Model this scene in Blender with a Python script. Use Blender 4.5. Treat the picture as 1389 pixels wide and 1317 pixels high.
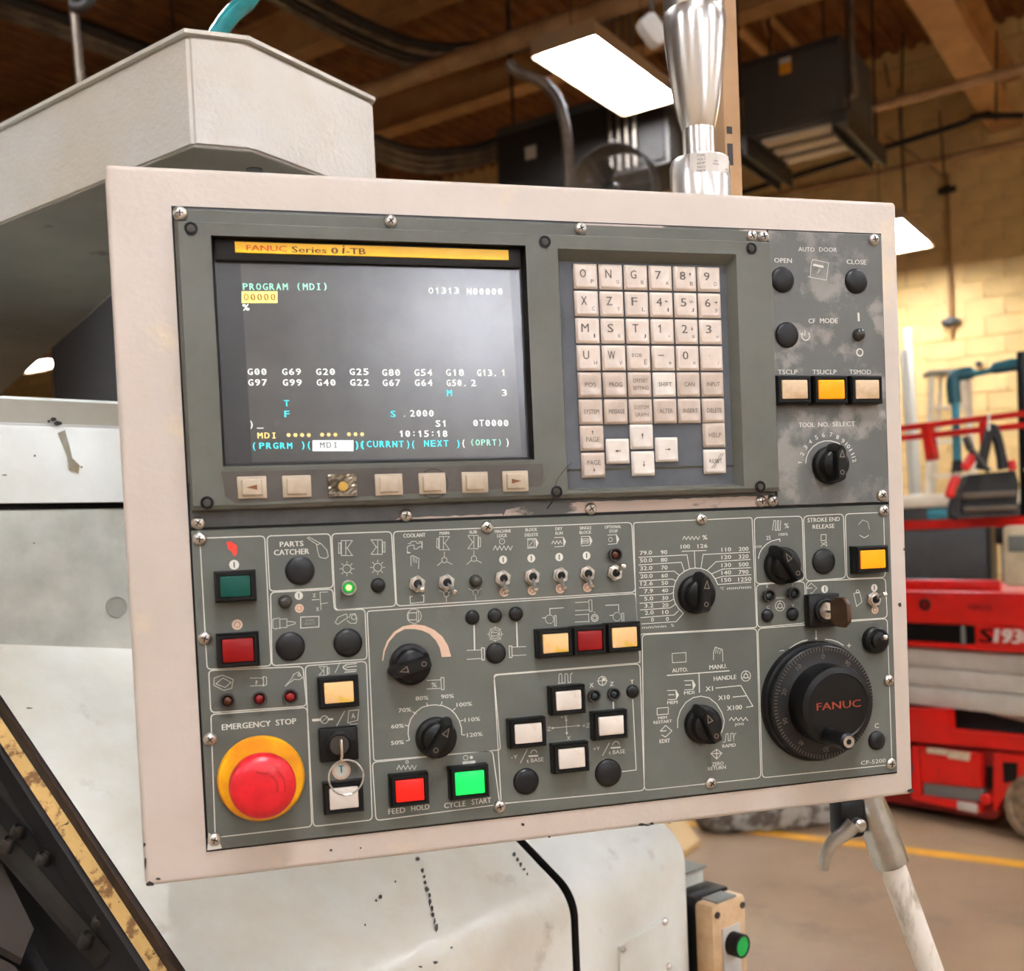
import bpy, bmesh, math, random
from mathutils import Matrix, Vector
random.seed(7)
for o in list(bpy.data.objects): bpy.data.objects.remove(o)
SC = bpy.context.scene
COL = SC.collection
R = math.radians
# ------------------------------------------------------------------ camera
F, PX, PY = 1450.0, 694.5, 787.0
ZP = 1.247                                   # height of the pendant's lower edge above the floor
CAM = Vector((.0534, -.6856, .2029 + ZP))
def axes(y, p, r):
    right = Vector((math.cos(y), math.sin(y), 0))
    fwd = Vector((-math.sin(y)*math.cos(p), math.cos(y)*math.cos(p), math.sin(p)))
    up = right.cross(fwd)
    return right*math.cos(r)+up*math.sin(r), up*math.cos(r)-right*math.sin(r), fwd
CR, CU, CF = axes(-.2674, -.038, -.043)
cd = bpy.data.cameras.new('camera'); cam = bpy.data.objects.new('camera', cd); COL.objects.link(cam)
cd.sensor_width = 36; cd.sensor_fit = 'HORIZONTAL'; cd.lens = F/1389*36
cd.shift_y = (PY-658.5)/1389
cd.clip_start = .02; cd.clip_end = 200
cam.matrix_world = Matrix(((CR.x, CU.x, -CF.x, CAM.x), (CR.y, CU.y, -CF.y, CAM.y), (CR.z, CU.z, -CF.z, CAM.z), (0, 0, 0, 1)))
cd.dof.use_dof = True; cd.dof.focus_distance = .78; cd.dof.aperture_fstop = 9
SC.camera = cam
# ------------------------------------------------------------------ world and exposure
w = bpy.data.worlds.new('world'); SC.world = w; w.use_nodes = True
w.node_tree.nodes['Background'].inputs[0].default_value = (.9, .92, 1.0, 1)
w.node_tree.nodes['Background'].inputs[1].default_value = .05
SC.view_settings.view_transform = 'Standard'; SC.view_settings.look = 'None'
SC.view_settings.gamma = 1; SC.view_settings.use_curve_mapping = False
SC.view_settings.exposure = 0.95
LAMP = 30.0                                  # strength of the ceiling light tubes
# room frame: a runs towards the block wall, b runs along it
DA = Vector((.759, .651, 0)); DB = Vector((-.651, .759, 0))
ROOM = Matrix(((DA.x, DB.x, 0, 0), (DA.y, DB.y, 0, 0), (0, 0, 1, 0), (0, 0, 0, 1)))
# ------------------------------------------------------------------ pixel helpers: a measured ray meets the plane the thing lies in
def ray(px, py): return CR*((px-PX)/F) - CU*((py-PY)/F) + CF
def hit(px, py, P0, N):
    d = ray(px, py); return CAM + d*((P0-CAM).dot(N)/d.dot(N))
def onz(px, py, z): return hit(px, py, Vector((0, 0, z)), Vector((0, 0, 1)))
def fwd(px, py, d): return CAM + ray(px, py)*d
def room(P): return Vector((P.dot(DA), P.dot(DB), P.z))
def ona(px, py, a): return room(hit(px, py, DA*a, DA))
def onb(px, py, b): return room(hit(px, py, DB*b, DB))
def onzr(px, py, z): return room(onz(px, py, z))
def uv(px, py, n=0.0):
    P = hit(px, py, Vector((0, -n, 0)), Vector((0, 1, 0))); return P.x, P.z-ZP
# ------------------------------------------------------------------ materials
def lin(c):
    return tuple(((v/255+.055)/1.055)**2.4 if v > 10 else v/255/12.92 for v in c)+(1,)
def M(name, rgb, rough=.5, metal=0, rgb2=None, scale=8, spread=(.4, .6), bump=0, bscale=60, emit=0, coat=0, detail=6, stretch=None, third=None, trans=0, spec=.5):
    m = bpy.data.materials.new(name); m.use_nodes = True
    nt = m.node_tree; b = nt.nodes['Principled BSDF']
    b.inputs['Roughness'].default_value = rough; b.inputs['Metallic'].default_value = metal
    b.inputs['Base Color'].default_value = lin(rgb); b.inputs['Coat Weight'].default_value = coat
    b.inputs['Coat Roughness'].default_value = .15; b.inputs['Transmission Weight'].default_value = trans; b.inputs['Specular IOR Level'].default_value = spec
    tc = nt.nodes.new('ShaderNodeTexCoord'); src = tc.outputs['Object']
    if stretch:
        mp = nt.nodes.new('ShaderNodeMapping'); mp.inputs['Scale'].default_value = stretch
        nt.links.new(src, mp.inputs[0]); src = mp.outputs[0]
    def layer(prev, col, sc, sp, off):
        n = nt.nodes.new('ShaderNodeTexNoise'); n.inputs['Scale'].default_value = sc; n.inputs['Detail'].default_value = detail
        n.inputs['Roughness'].default_value = .62; n.noise_dimensions = '4D'; n.inputs['W'].default_value = off
        nt.links.new(src, n.inputs['Vector'])
        r = nt.nodes.new('ShaderNodeMapRange'); r.inputs[1].default_value = sp[0]; r.inputs[2].default_value = sp[1]
        nt.links.new(n.outputs[0], r.inputs[0])
        mx = nt.nodes.new('ShaderNodeMix'); mx.data_type = 'RGBA'
        nt.links.new(r.outputs[0], mx.inputs[0])
        if prev is None: mx.inputs[6].default_value = lin(rgb)
        else: nt.links.new(prev, mx.inputs[6])
        mx.inputs[7].default_value = lin(col)
        return mx.outputs[2]
    out = None
    if rgb2: out = layer(None, rgb2, scale, spread, 1.3)
    if third: out = layer(out, third[0], third[1], third[2], 7.7)
    if out is not None: nt.links.new(out, b.inputs['Base Color'])
    if bump:
        n = nt.nodes.new('ShaderNodeTexNoise'); n.inputs['Scale'].default_value = bscale; n.inputs['Detail'].default_value = 3
        nt.links.new(src, n.inputs['Vector'])
        bp = nt.nodes.new('ShaderNodeBump'); bp.inputs['Strength'].default_value = bump; bp.inputs['Distance'].default_value = .002
        nt.links.new(n.outputs[0], bp.inputs['Height']); nt.links.new(bp.outputs[0], b.inputs['Normal'])
    if emit:
        b.inputs['Emission Color'].default_value = lin(rgb); b.inputs['Emission Strength'].default_value = emit
    return m
m_frame = M('beige_paint', (206, 193, 181), .45, rgb2=(197, 184, 170), scale=5, bump=.14, bscale=260, third=((222, 200, 160), 14, (.6, .75)))
m_arm = M('arm_paint', (204, 200, 192), .4, rgb2=(198, 190, 174), scale=6, bump=.35, bscale=220)
m_plate = M('grey_panel_paint', (98, 100, 91), .45, rgb2=(82, 84, 77), scale=9, spread=(.35, .7), bump=.1, bscale=900, third=((112, 108, 98), 22, (.62, .8)))
m_plate2 = M('worn_grey_paint', (98, 98, 93), .4, rgb2=(142, 138, 130), scale=30, spread=(.5, .58), bump=.1, bscale=900, third=((84, 86, 82), 12, (.5, .8)))
m_case = M('olive_grey_casing', (98, 98, 88), .42, rgb2=(88, 88, 78), scale=12, bump=.12, bscale=1200)
m_ledge = M('worn_ledge', (196, 178, 165), .4, rgb2=(88, 88, 82), scale=45, spread=(.5, .56), stretch=(.35, 1, 1), third=((70, 62, 54), 120, (.66, .7)))
m_ledge2 = M('grey_ledge', (86, 87, 88), .4, rgb2=(72, 72, 70), scale=30)
m_bezel = M('dark_bezel', (32, 30, 27), .55, rgb2=(24, 23, 21), scale=20, spec=.3)
m_black = M('black_plastic', (9, 9, 8), .4, rgb2=(13, 12, 11), scale=60, spec=.3)
m_matblack = M('matt_black', (12, 11, 10), .55, spec=.3)
m_cap = M('black_plug_plastic', (22, 22, 22), .4, rgb2=(17, 17, 17), scale=80, spec=.4)
m_key = M('key_cream', (226, 212, 198), .33, rgb2=(214, 198, 182), scale=60, coat=.3)
m_skey = M('soft_key_tan', (184, 168, 146), .4, rgb2=(170, 154, 130), scale=60)
m_key2 = M('key_tan', (205, 188, 172), .36, rgb2=(190, 172, 155), scale=60, coat=.3)
m_keyw = M('key_white', (232, 224, 212), .33, rgb2=(218, 208, 196), scale=60, coat=.3)
m_keybed = M('keypad_grey', (84, 86, 90), .5, rgb2=(74, 76, 80), scale=30)
m_ink = M('dark_key_print', (96, 88, 80), .5)
m_white = M('white_print', (214, 212, 200), .6)
m_pink = M('orange_print', (218, 184, 158), .6)
m_redp = M('red_print', (226, 60, 44), .6)
m_steel = M('zinc_steel', (226, 222, 214), .3, 1, rgb2=(176, 170, 160), scale=300)
m_chrome = M('polished_steel', (240, 236, 230), .27, 1)
m_brush = M('brushed_steel', (236, 230, 222), .3, 1)
m_galv = M('galvanised_steel', (188, 186, 180), .32, 1, rgb2=(170, 168, 162), scale=30)
m_tube = M('painted_tube', (214, 206, 192), .5, rgb2=(150, 136, 116), scale=70, spread=(.5, .66), stretch=(1, 1, .3))
m_lens = dict(
    green=M('teal_green_lens', (2, 74, 62), .4, spec=.3), red=M('dark_red_lens', (132, 3, 3), .4, spec=.3),
    amber=M('amber_lens', (232, 190, 130), .35, rgb2=(222, 180, 70), scale=90, spread=(.5, .62)),
    white=M('white_lens', (216, 206, 192), .35, rgb2=(196, 160, 128), scale=80, spread=(.6, .75)),
    redlit=M('lit_red_lens', (228, 22, 12), .3, emit=.25), greenlit=M('lit_green_lens', (10, 236, 84), .3, emit=.4),
    orange=M('lit_orange_lens', (246, 146, 4), .4, emit=.22, spec=.3), tan=M('tan_lens', (214, 186, 150), .35, rgb2=(196, 168, 128), scale=90))
m_yellow = M('yellow_plastic', (236, 170, 6), .4, rgb2=(220, 138, 8), scale=30)
m_estop = M('red_mushroom', (216, 26, 38), .34, rgb2=(196, 18, 28), scale=70, third=((170, 18, 22), 160, (.66, .7)))
m_estopd = M('red_mushroom_mark', (176, 22, 26), .5)
m_tag = M('yellow_label', (250, 194, 12), .35, emit=.06)
m_brown = M('brown_lettering', (110, 62, 14), .6)
m_redl = M('orange_red_lettering', (232, 88, 18), .6)
def glow(name, rgb, s): return M(name, rgb, .4, emit=s*.5)
g_white = glow('screen_white', (228, 232, 222), .7); g_cyan = glow('screen_cyan', (60, 214, 222), .8)
g_green = glow('screen_green', (150, 220, 190), .6); g_yel = glow('screen_yellow', (248, 232, 120), .8)
g_amb = glow('screen_amber', (248, 214, 130), .7); g_wht = glow('screen_block_white', (226, 232, 228), .4)
g_or = glow('screen_orange', (150, 84, 10), .1); g_gry = glow('screen_grey', (110, 116, 114), .1)
m_screen = M('screen_glass', (72, 71, 68), .25, rgb2=(84, 82, 78), scale=14, third=((120, 116, 108), 200, (.7, .76)), spec=.9)
m_screenb = M('screen_border', (54, 54, 54), .26, spec=.9)
m_mach = M('machine_paint', (232, 236, 230), .34, rgb2=(216, 218, 208), scale=5, bump=.12, bscale=90, third=((166, 166, 154), 9, (.62, .75)))
m_mach2 = M('machine_paint_worn', (230, 231, 222), .36, rgb2=(214, 208, 190), scale=5, spread=(.42, .62), bump=.15, bscale=120, third=((176, 166, 146), 14, (.6, .74)))
m_machd = M('machine_side_grey', (192, 193, 182), .45, rgb2=(150, 150, 138), scale=6, bump=.2, bscale=70)
m_rust = M('flaked_tan_edge', (196, 158, 94), .75, rgb2=(120, 84, 44), scale=60, spread=(.52, .6), bump=.6, bscale=200, third=((40, 28, 18), 110, (.64, .68)))
m_gasket = M('brown_gasket', (62, 40, 22), .7, rgb2=(44, 28, 16), scale=60)
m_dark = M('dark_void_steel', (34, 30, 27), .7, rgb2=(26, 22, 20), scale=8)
m_rail = M('dark_oily_steel', (62, 58, 52), .45, .3, rgb2=(48, 44, 40), scale=12, bump=.1)
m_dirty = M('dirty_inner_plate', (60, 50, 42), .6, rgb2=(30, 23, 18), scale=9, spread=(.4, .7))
m_teal = M('teal_hose', (16, 130, 134), .2, rgb2=(12, 104, 110), scale=30, coat=.6)
m_deck = M('roof_deck_brown', (132, 84, 34), .7, rgb2=(112, 68, 26), scale=3)
m_beam = M('beam_tan', (190, 142, 88), .6, rgb2=(170, 124, 74), scale=4)
m_pipe = M('conduit_steel', (128, 116, 102), .45, .5, rgb2=(96, 86, 76), scale=6)
m_pipet = M('pipe_tan', (186, 148, 106), .5, rgb2=(160, 122, 82), scale=5)
m_pipeb = M('pipe_black', (30, 24, 19), .5)
m_unit = M('unit_dark_grey', (66, 64, 60), .7, rgb2=(64, 60, 55), scale=4)
m_unitb = M('unit_bracket', (42, 38, 34), .5)
m_louver = M('louver_grey', (196, 182, 160), .5)
m_block = M('cream_block', (230, 194, 128), .8, rgb2=(214, 180, 120), scale=3, bump=.3, bscale=60)
m_mortar = M('mortar', (196, 164, 118), .9, rgb2=(180, 150, 106), scale=5)
nt_ = m_mortar.node_tree; bk_ = nt_.nodes.new('ShaderNodeTexBrick'); sp_ = nt_.nodes.new('ShaderNodeSeparateXYZ'); cb_ = nt_.nodes.new('ShaderNodeCombineXYZ'); tc_ = nt_.nodes.new('ShaderNodeTexCoord')
nt_.links.new(tc_.outputs['Object'], sp_.inputs[0]); nt_.links.new(sp_.outputs[1], cb_.inputs[0]); nt_.links.new(sp_.outputs[2], cb_.inputs[1]); nt_.links.new(cb_.outputs[0], bk_.inputs['Vector'])
bk_.inputs['Scale'].default_value = 1; bk_.inputs['Brick Width'].default_value = .4; bk_.inputs['Row Height'].default_value = .2; bk_.inputs['Mortar Size'].default_value = .006
bk_.inputs['Color1'].default_value = lin((230, 194, 128)); bk_.inputs['Color2'].default_value = lin((220, 184, 120)); bk_.inputs['Mortar'].default_value = lin((170, 138, 94))
nt_.links.new(bk_.outputs['Color'], nt_.nodes['Principled BSDF'].inputs['Base Color'])
m_wall = M('painted_wall', (222, 208, 186), .85, rgb2=(206, 192, 170), scale=2)
m_floor = M('worn_concrete', (154, 128, 98), .5, rgb2=(134, 108, 82), scale=1.6, spread=(.35, .65), third=((112, 94, 76), 3.2, (.56, .74)))
m_floory = M('yellow_floor_paint', (218, 154, 34), .5, rgb2=(196, 140, 50), scale=12, spread=(.45, .7))
m_red = M('lift_red_paint', (214, 24, 16), .38, rgb2=(196, 30, 20), scale=6, third=((150, 18, 14), 14, (.64, .74)))
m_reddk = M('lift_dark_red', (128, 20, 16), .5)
m_sciss = M('scissor_grey_paint', (206, 198, 186), .45, rgb2=(190, 182, 168), scale=5)
m_tyre = M('tyre_tan_rubber', (150, 126, 98), .7, rgb2=(104, 82, 60), scale=20)
m_cream = M('cream_plastic', (222, 204, 172), .5, rgb2=(204, 184, 150), scale=14)
m_bag = M('black_canvas', (38, 36, 34), .75, rgb2=(28, 26, 25), scale=40)
m_grey = M('grey_paint', (120, 120, 112), .5)
m_benchd = M('bench_charcoal', (56, 54, 50), .5, rgb2=(48, 46, 43), scale=6)
m_alu = M('pale_aluminium', (226, 214, 190), .45, .2)
m_wood = M('tan_board', (206, 172, 120), .6)
m_pushbox = M('beige_box_plastic', (216, 184, 144), .5, rgb2=(196, 160, 118), scale=30)
m_lamp = M('lit_diffuser', (243, 246, 252), .5, emit=LAMP)
m_house = M('lamp_housing', (176, 150, 118), .5)
m_cloth = M('crumpled_grey_sheet', (150, 144, 134), .7, rgb2=(80, 68, 58), scale=12, spread=(.46, .54))
m_brass = M('brass', (196, 160, 84), .3, 1)
m_amberd = M('unlit_lamp_lens', (96, 52, 22), .25, rgb2=(70, 30, 18), scale=80)
m_reddark = M('unlit_red_lens', (128, 14, 14), .2)
m_bluedark = M('unlit_blue_lens', (40, 48, 52), .2)
m_keyhead = M('brown_key_head', (70, 46, 26), .4)
m_sticker = M('grey_sticker', (196, 192, 184), .5)
m_stickero = M('orange_sticker', (222, 150, 34), .5)
m_foil = M('crinkled_tape', (132, 118, 96), .3, .4, rgb2=(80, 70, 58), scale=160)
m_plug = M('smoky_plug', (58, 56, 50), .2)
# ------------------------------------------------------------------ mesh helpers
def B(): return bmesh.new()
def setmi(bm, n0, mi):
    if mi:
        bm.faces.ensure_lookup_table()
        for f in bm.faces[n0:]: f.material_index = mi
def poly(bm, pts, mi=0):
    f = bm.faces.new([bm.verts.new(p) for p in pts]); f.material_index = mi; return f
def prism(bm, pts, z0, z1, mi=0, T=None):
    a = [Vector((p[0], p[1], z0)) for p in pts]; b = [Vector((p[0], p[1], z1)) for p in pts]
    if T is not None: a = [T @ p for p in a]; b = [T @ p for p in b]
    loft(bm, [a, b], mi)
def loft(bm, rings, mi=0, cap=True, closed=True):
    vs = [[bm.verts.new(p) for p in r] for r in rings]; n = len(rings[0]); fs = []
    for i in range(len(vs)-1):
        for j in range(n if closed else n-1):
            k = (j+1) % n
            fs.append(bm.faces.new((vs[i][j], vs[i][k], vs[i+1][k], vs[i+1][j])))
    if cap: fs.append(bm.faces.new(vs[0][::-1])); fs.append(bm.faces.new(vs[-1]))
    for f in fs: f.material_index = mi
    return fs
def box(bm, x0, x1, y0, y1, z0, z1, bev=0, mi=0, seg=2, T=None):
    if x0 > x1: x0, x1 = x1, x0
    if y0 > y1: y0, y1 = y1, y0
    if z0 > z1: z0, z1 = z1, z0
    t = B(); v = [t.verts.new((x, y, z)) for x in (x0, x1) for y in (y0, y1) for z in (z0, z1)]
    for q in ((0, 1, 3, 2), (4, 6, 7, 5), (0, 4, 5, 1), (2, 3, 7, 6), (0, 2, 6, 4), (1, 5, 7, 3)): t.faces.new([v[i] for i in q])
    if bev: bmesh.ops.bevel(t, geom=t.edges[:], offset=min(bev, .45*min(x1-x0, y1-y0, z1-z0)), segments=seg, affect='EDGES', profile=.5)
    merge(bm, t, mi, T)
def merge(bm, t, mi=0, T=None):
    mp = {}
    for v in t.verts: mp[v] = bm.verts.new(T @ v.co if T is not None else v.co)
    for f in t.faces:
        try: nf = bm.faces.new([mp[v] for v in f.verts]); nf.material_index = mi
        except ValueError: pass
    t.free()
def lathe(bm, prof, seg=32, T=None, mi=0, sx=1, cap=True):
    rings = []
    for r, z in prof:
        rings.append([Vector((r*math.cos(2*math.pi*k/seg)*sx, r*math.sin(2*math.pi*k/seg), z)) for k in range(seg)])
    if T is not None: rings = [[T @ p for p in r] for r in rings]
    loft(bm, rings, mi, cap)
def tube(bm, pts, r, seg=10, mi=0, cap=True):
    pts = [Vector(p) for p in pts]; n = len(pts); rings = []; rs = r if isinstance(r, (list, tuple)) else [r]*n
    t = (pts[1]-pts[0]).normalized(); a = t.orthogonal().normalized()
    for i, p in enumerate(pts):
        t2 = ((pts[min(i+1, n-1)]-pts[i]).normalized()+(pts[i]-pts[max(i-1, 0)]).normalized())
        t2 = t2.normalized() if t2.length > 1e-6 else t
        a = (a - t2*a.dot(t2)).normalized(); b = t2.cross(a)
        rings.append([p+(a*math.cos(2*math.pi*k/seg)+b*math.sin(2*math.pi*k/seg))*rs[i] for k in range(seg)])
    loft(bm, rings, mi, cap)
def smoothpath(pts, n=8):
    pts = [Vector(p) for p in pts]; out = []
    P = [pts[0]*2-pts[1]]+pts+[pts[-1]*2-pts[-2]]
    for i in range(1, len(P)-2):
        for k in range(n):
            t = k/n; a, b, c, d = P[i-1], P[i], P[i+1], P[i+2]
            out.append(.5*((2*b)+(c-a)*t+(2*a-5*b+4*c-d)*t*t+(3*b-a-3*c+d)*t**3))
    out.append(pts[-1]); return out
def ribbon(bm, pts, w, z, mi=0, closed=False):
    pts = [Vector((p[0], p[1])) for p in pts]; n = len(pts)
    if n < 2: return
    L, Rr = [], []
    for i in range(n):
        if closed: a, b = pts[(i-1) % n], pts[(i+1) % n]
        else: a, b = pts[max(i-1, 0)], pts[min(i+1, n-1)]
        d1 = (pts[i]-a); d2 = (b-pts[i])
        d1 = d1.normalized() if d1.length > 1e-9 else d2.normalized()
        d2 = d2.normalized() if d2.length > 1e-9 else d1
        nn = Vector((-(d1+d2).y, (d1+d2).x))
        if nn.length < 1e-6: nn = Vector((-d1.y, d1.x))
        nn.normalize(); c = max(.5, nn.dot(Vector((-d1.y, d1.x)))); ww = w/2/c
        L.append(bm.verts.new((pts[i].x+nn.x*ww, pts[i].y+nn.y*ww, z))); Rr.append(bm.verts.new((pts[i].x-nn.x*ww, pts[i].y-nn.y*ww, z)))
    for i in range(n if closed else n-1):
        k = (i+1) % n
        f = bm.faces.new((Rr[i], Rr[k], L[k], L[i])); f.material_index = mi
def disc(bm, cx, cy, r, z, mi=0, seg=20, r0=0, a0=0, a1=360):
    if r0 == 0:
        poly(bm, [(cx+r*math.cos(2*math.pi*k/seg), cy+r*math.sin(2*math.pi*k/seg), z) for k in range(seg)], mi)
    else:
        full = (a1-a0) >= 360
        ribbon(bm, [(cx+(r+r0)/2*math.cos(R(a0+(a1-a0)*k/seg)), cy+(r+r0)/2*math.sin(R(a0+(a1-a0)*k/seg))) for k in range(seg if full else seg+1)], r-r0, z, mi, closed=full)
WM = {}
def obj(name, bm, mats, parent=None, T=None, label=None, cat=None, group=None, kind=None, smooth=40):
    """link one mesh object; T is the world matrix of its origin and bm is in that frame"""
    if T is None: T = Matrix()
    if isinstance(bm, bpy.types.Mesh): me = bm
    else:
        me = bpy.data.meshes.new(name)
        bmesh.ops.recalc_face_normals(bm, faces=bm.faces[:]) if smooth is not None else None
        bm.to_mesh(me); bm.free()
        for m in (mats if isinstance(mats, (list, tuple)) else [mats]): me.materials.append(m)
        if smooth:
            for p in me.polygons: p.use_smooth = True
            me.set_sharp_from_angle(angle=R(smooth))
    o = bpy.data.objects.new(name, me); COL.objects.link(o)
    setp(o, T, parent); tag(o, label, cat, group, kind); return o
def setp(o, T, parent):
    WM[o.name] = T.copy()
    if parent is not None:
        o.parent = parent; o.matrix_basis = WM[parent.name].inverted() @ T
    else: o.matrix_basis = T
def tag(o, label=None, cat=None, group=None, kind=None):
    for k, v in (('label', label), ('category', cat), ('group', group), ('kind', kind)):
        if v: o[k] = v
def root(name, loc, label, cat, group=None, T=None):
    o = bpy.data.objects.new(name, None); COL.objects.link(o); o.empty_display_size = .05
    setp(o, T if T is not None else Matrix.Translation(loc), None); tag(o, label, cat, group); return o
def origin(bm, c):
    for v in bm.verts: v.co -= Vector(c)
    return Matrix.Translation(c)
def wobj(name, bm, mats, parent=None, room_=False, **k):
    """mesh written in world (or room) coordinates, given its own origin at its middle"""
    vs = [v.co for v in bm.verts]
    c = Vector([(min(v[i] for v in vs)+max(v[i] for v in vs))/2 for i in range(3)])
    origin(bm, c); T = Matrix.Translation(c)
    return obj(name, bm, mats, parent, (ROOM @ T) if room_ else T, **k)
def PT(u, v, n=0, rot=0):                 # frame standing on the pendant's face: x right, y up, z towards the viewer
    return Matrix(((1, 0, 0, u), (0, 0, -1, -n), (0, 1, 0, ZP+v), (0, 0, 0, 1))) @ Matrix.Rotation(rot, 4, 'Z')
PF = PT(0, 0)
# ------------------------------------------------------------------ lettering
TC = {}
def tmesh(s):
    if s not in TC:
        cu = bpy.data.curves.new('t', 'FONT'); cu.body = s; cu.resolution_u = 2
        o = bpy.data.objects.new('t', cu); me = bpy.data.meshes.new_from_object(o)
        vs = [tuple(v.co) for v in me.vertices]; fs = [tuple(p.vertices) for p in me.polygons]
        bpy.data.objects.remove(o); bpy.data.curves.remove(cu); bpy.data.meshes.remove(me)
        x0 = min(v[0] for v in vs); x1 = max(v[0] for v in vs); y0 = min(v[1] for v in vs); y1 = max(v[1] for v in vs)
        if s == '1':
            P_ = [(.42, 0), (.66, 0), (.66, 1), (.5, 1), (.12, .78), (.12, .62), (.42, .76)]
            TC[s] = ([(x-.5, y-.5) for x, y in P_], [(0, 1, 2, 3, 6), (3, 4, 5, 6)], .6); return TC[s]
        if s == 'Ɪ':
            P_ = [(0, 0), (1, 0), (1, .12), (0, .12), (.36, .12), (.64, .12), (.64, .88), (.36, .88), (0, .88), (1, .88), (1, 1), (0, 1)]
            TC[s] = ([(x-.5, y-.5) for x, y in P_], [(0, 1, 2, 3), (4, 5, 6, 7), (8, 9, 10, 11)], .6); return TC[s]
        TC[s] = ([((v[0]-(x0+x1)/2)/max(1e-6, x1-x0), (v[1]-(y0+y1)/2)/max(1e-6, y1-y0)) for v in vs], fs, (x1-x0)/max(1e-6, y1-y0))
    return TC[s]
def text(bm, s, cx, cy, w, h, z=0, rot=0, mi=0, bold=0):
    vs, fs, asp = tmesh(s); c, sn = math.cos(rot), math.sin(rot)
    if w is None: w = h*asp
    for dx in ((0,) if not bold else (-bold/2, bold/2)):
        nv = []
        for x, y in vs:
            X, Y = x*w+dx, y*h; nv.append(bm.verts.new((cx+X*c-Y*sn, cy+X*sn+Y*c, z+(1e-5 if dx > 0 else 0))))
        for f in fs:
            try: q = bm.faces.new([nv[i] for i in f]); q.material_index = mi
            except ValueError: pass
class Leg:
    """flat print on a plane n in front of the pendant face; coordinates are measured points"""
    def __init__(s, n, org=(0, 0), sc=1): s.bm = B(); s.n = n; s.o = org; s.s = sc
    def at(s, o, sc): s.o = o; s.s = sc; return s
    def p(s, x, y): return uv(s.o[0]+x/s.s, s.o[1]+y/s.s, s.n)
    def size(s, x, y, w, h):
        a = s.p(x-w/2, y); b = s.p(x+w/2, y); c = s.p(x, y-h/2); d = s.p(x, y+h/2)
        return abs(b[0]-a[0]), abs(c[1]-d[1])
    def t(s, txt, x, y, w, h, mi=0, rot=0, bold=0, dz=0):
        W, H = s.size(x, y, w, h); c = s.p(x, y); text(s.bm, txt, c[0], c[1], W, H, dz, rot, mi, bold)
    def l(s, pts, w=.00045, mi=0, closed=False): ribbon(s.bm, [s.p(*q) for q in pts], w, 0, mi, closed)
    def r(s, x0, y0, x1, y1, mi=0, dz=0):
        poly(s.bm, [(*s.p(*q), dz) for q in ((x0, y1), (x1, y1), (x1, y0), (x0, y0))], mi)
    def c(s, x, y, r, w=.00045, mi=0, a0=0, a1=360):
        _, H = s.size(x, y, r, r); q = s.p(x, y); disc(s.bm, q[0], q[1], H+w/2, 0, mi, 24, H-w/2, a0, a1)
    def d(s, x, y, r, mi=0, dz=0):
        _, H = s.size(x, y, r, r); q = s.p(x, y); disc(s.bm, q[0], q[1], H, dz, mi)
    def done(s, name, mats, parent, **k):
        return obj(name, s.bm, mats, parent, PT(0, 0, s.n), smooth=None, **k)
# =================================================================== SETTING (room frame: x = a, y = b, z up)
AW, BFAR, ABACK, BNEAR, HC = 12.0, 22.0, -8.0, -10.0, 6.6
bm = B(); box(bm, ABACK, AW, BNEAR, BFAR, -.1, 0); wobj('floor', bm, m_floor, room_=True, kind='structure')
# block wall: each block that can be told apart, proud of the mortar
bm = B(); box(bm, AW, AW+.2, BNEAR, BFAR, 0, HC+.3); wall = wobj('wall_right', bm, m_mortar, room_=True, kind='structure')
bl = B(); box(bl, -.012, .01, -.195, .195, -.095, .095, bev=.005, seg=1)
blk = None
def block(b, z, hw=1.0):
    global blk
    T = ROOM @ Matrix.Translation((AW-.002+random.uniform(-.002, .002), b, z)) @ Matrix.Diagonal((1, hw, 1, 1))
    if blk is None: blk = obj('block', bl, m_block, wall, T)
    else:
        o = blk.copy(); COL.objects.link(o); setp(o, T, wall)
for k in range(33):
    z = .1+.2*k; off = .2*(k % 2)
    if .9 < z < 6.5:
        for j in range(-2, 6): block(off+.4*j, z)
    if 5.0 < z < 6.5:
        for j in range(6, 13): block(off+.4*j, z)
bm = B(); box(bm, ABACK, AW, BFAR, BFAR+.2, 0, HC+.3); wobj('wall_back', bm, m_wall, room_=True, kind='structure')
bm = B(); box(bm, ABACK-.2, ABACK, BNEAR, BFAR, 0, HC+.3); wobj('wall_left', bm, m_wall, room_=True, kind='structure')
bm = B(); box(bm, ABACK, AW, BNEAR-.2, BNEAR, 0, HC+.3); wobj('wall_front', bm, m_wall, room_=True, kind='structure')
# corrugated roof deck, ribs running along a
bm = B(); pts = []; b = BNEAR
while b < BFAR:
    pts += [(b, HC), (b+.06, HC), (b+.085, HC+.05), (b+.155, HC+.05)]; b += .18
loft(bm, [[Vector((ABACK, p[0], p[1])) for p in pts], [Vector((AW, p[0], p[1])) for p in pts]], cap=False, closed=False)
wobj('ceiling', bm, m_deck, room_=True, kind='structure', smooth=None)
# yellow line along b, and a lighter strip of bare floor
bm = B(); box(bm, 4.38, 4.47, -8, 9, 0, .003); wobj('trim_1', bm, m_floory, room_=True, kind='structure')
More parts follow.
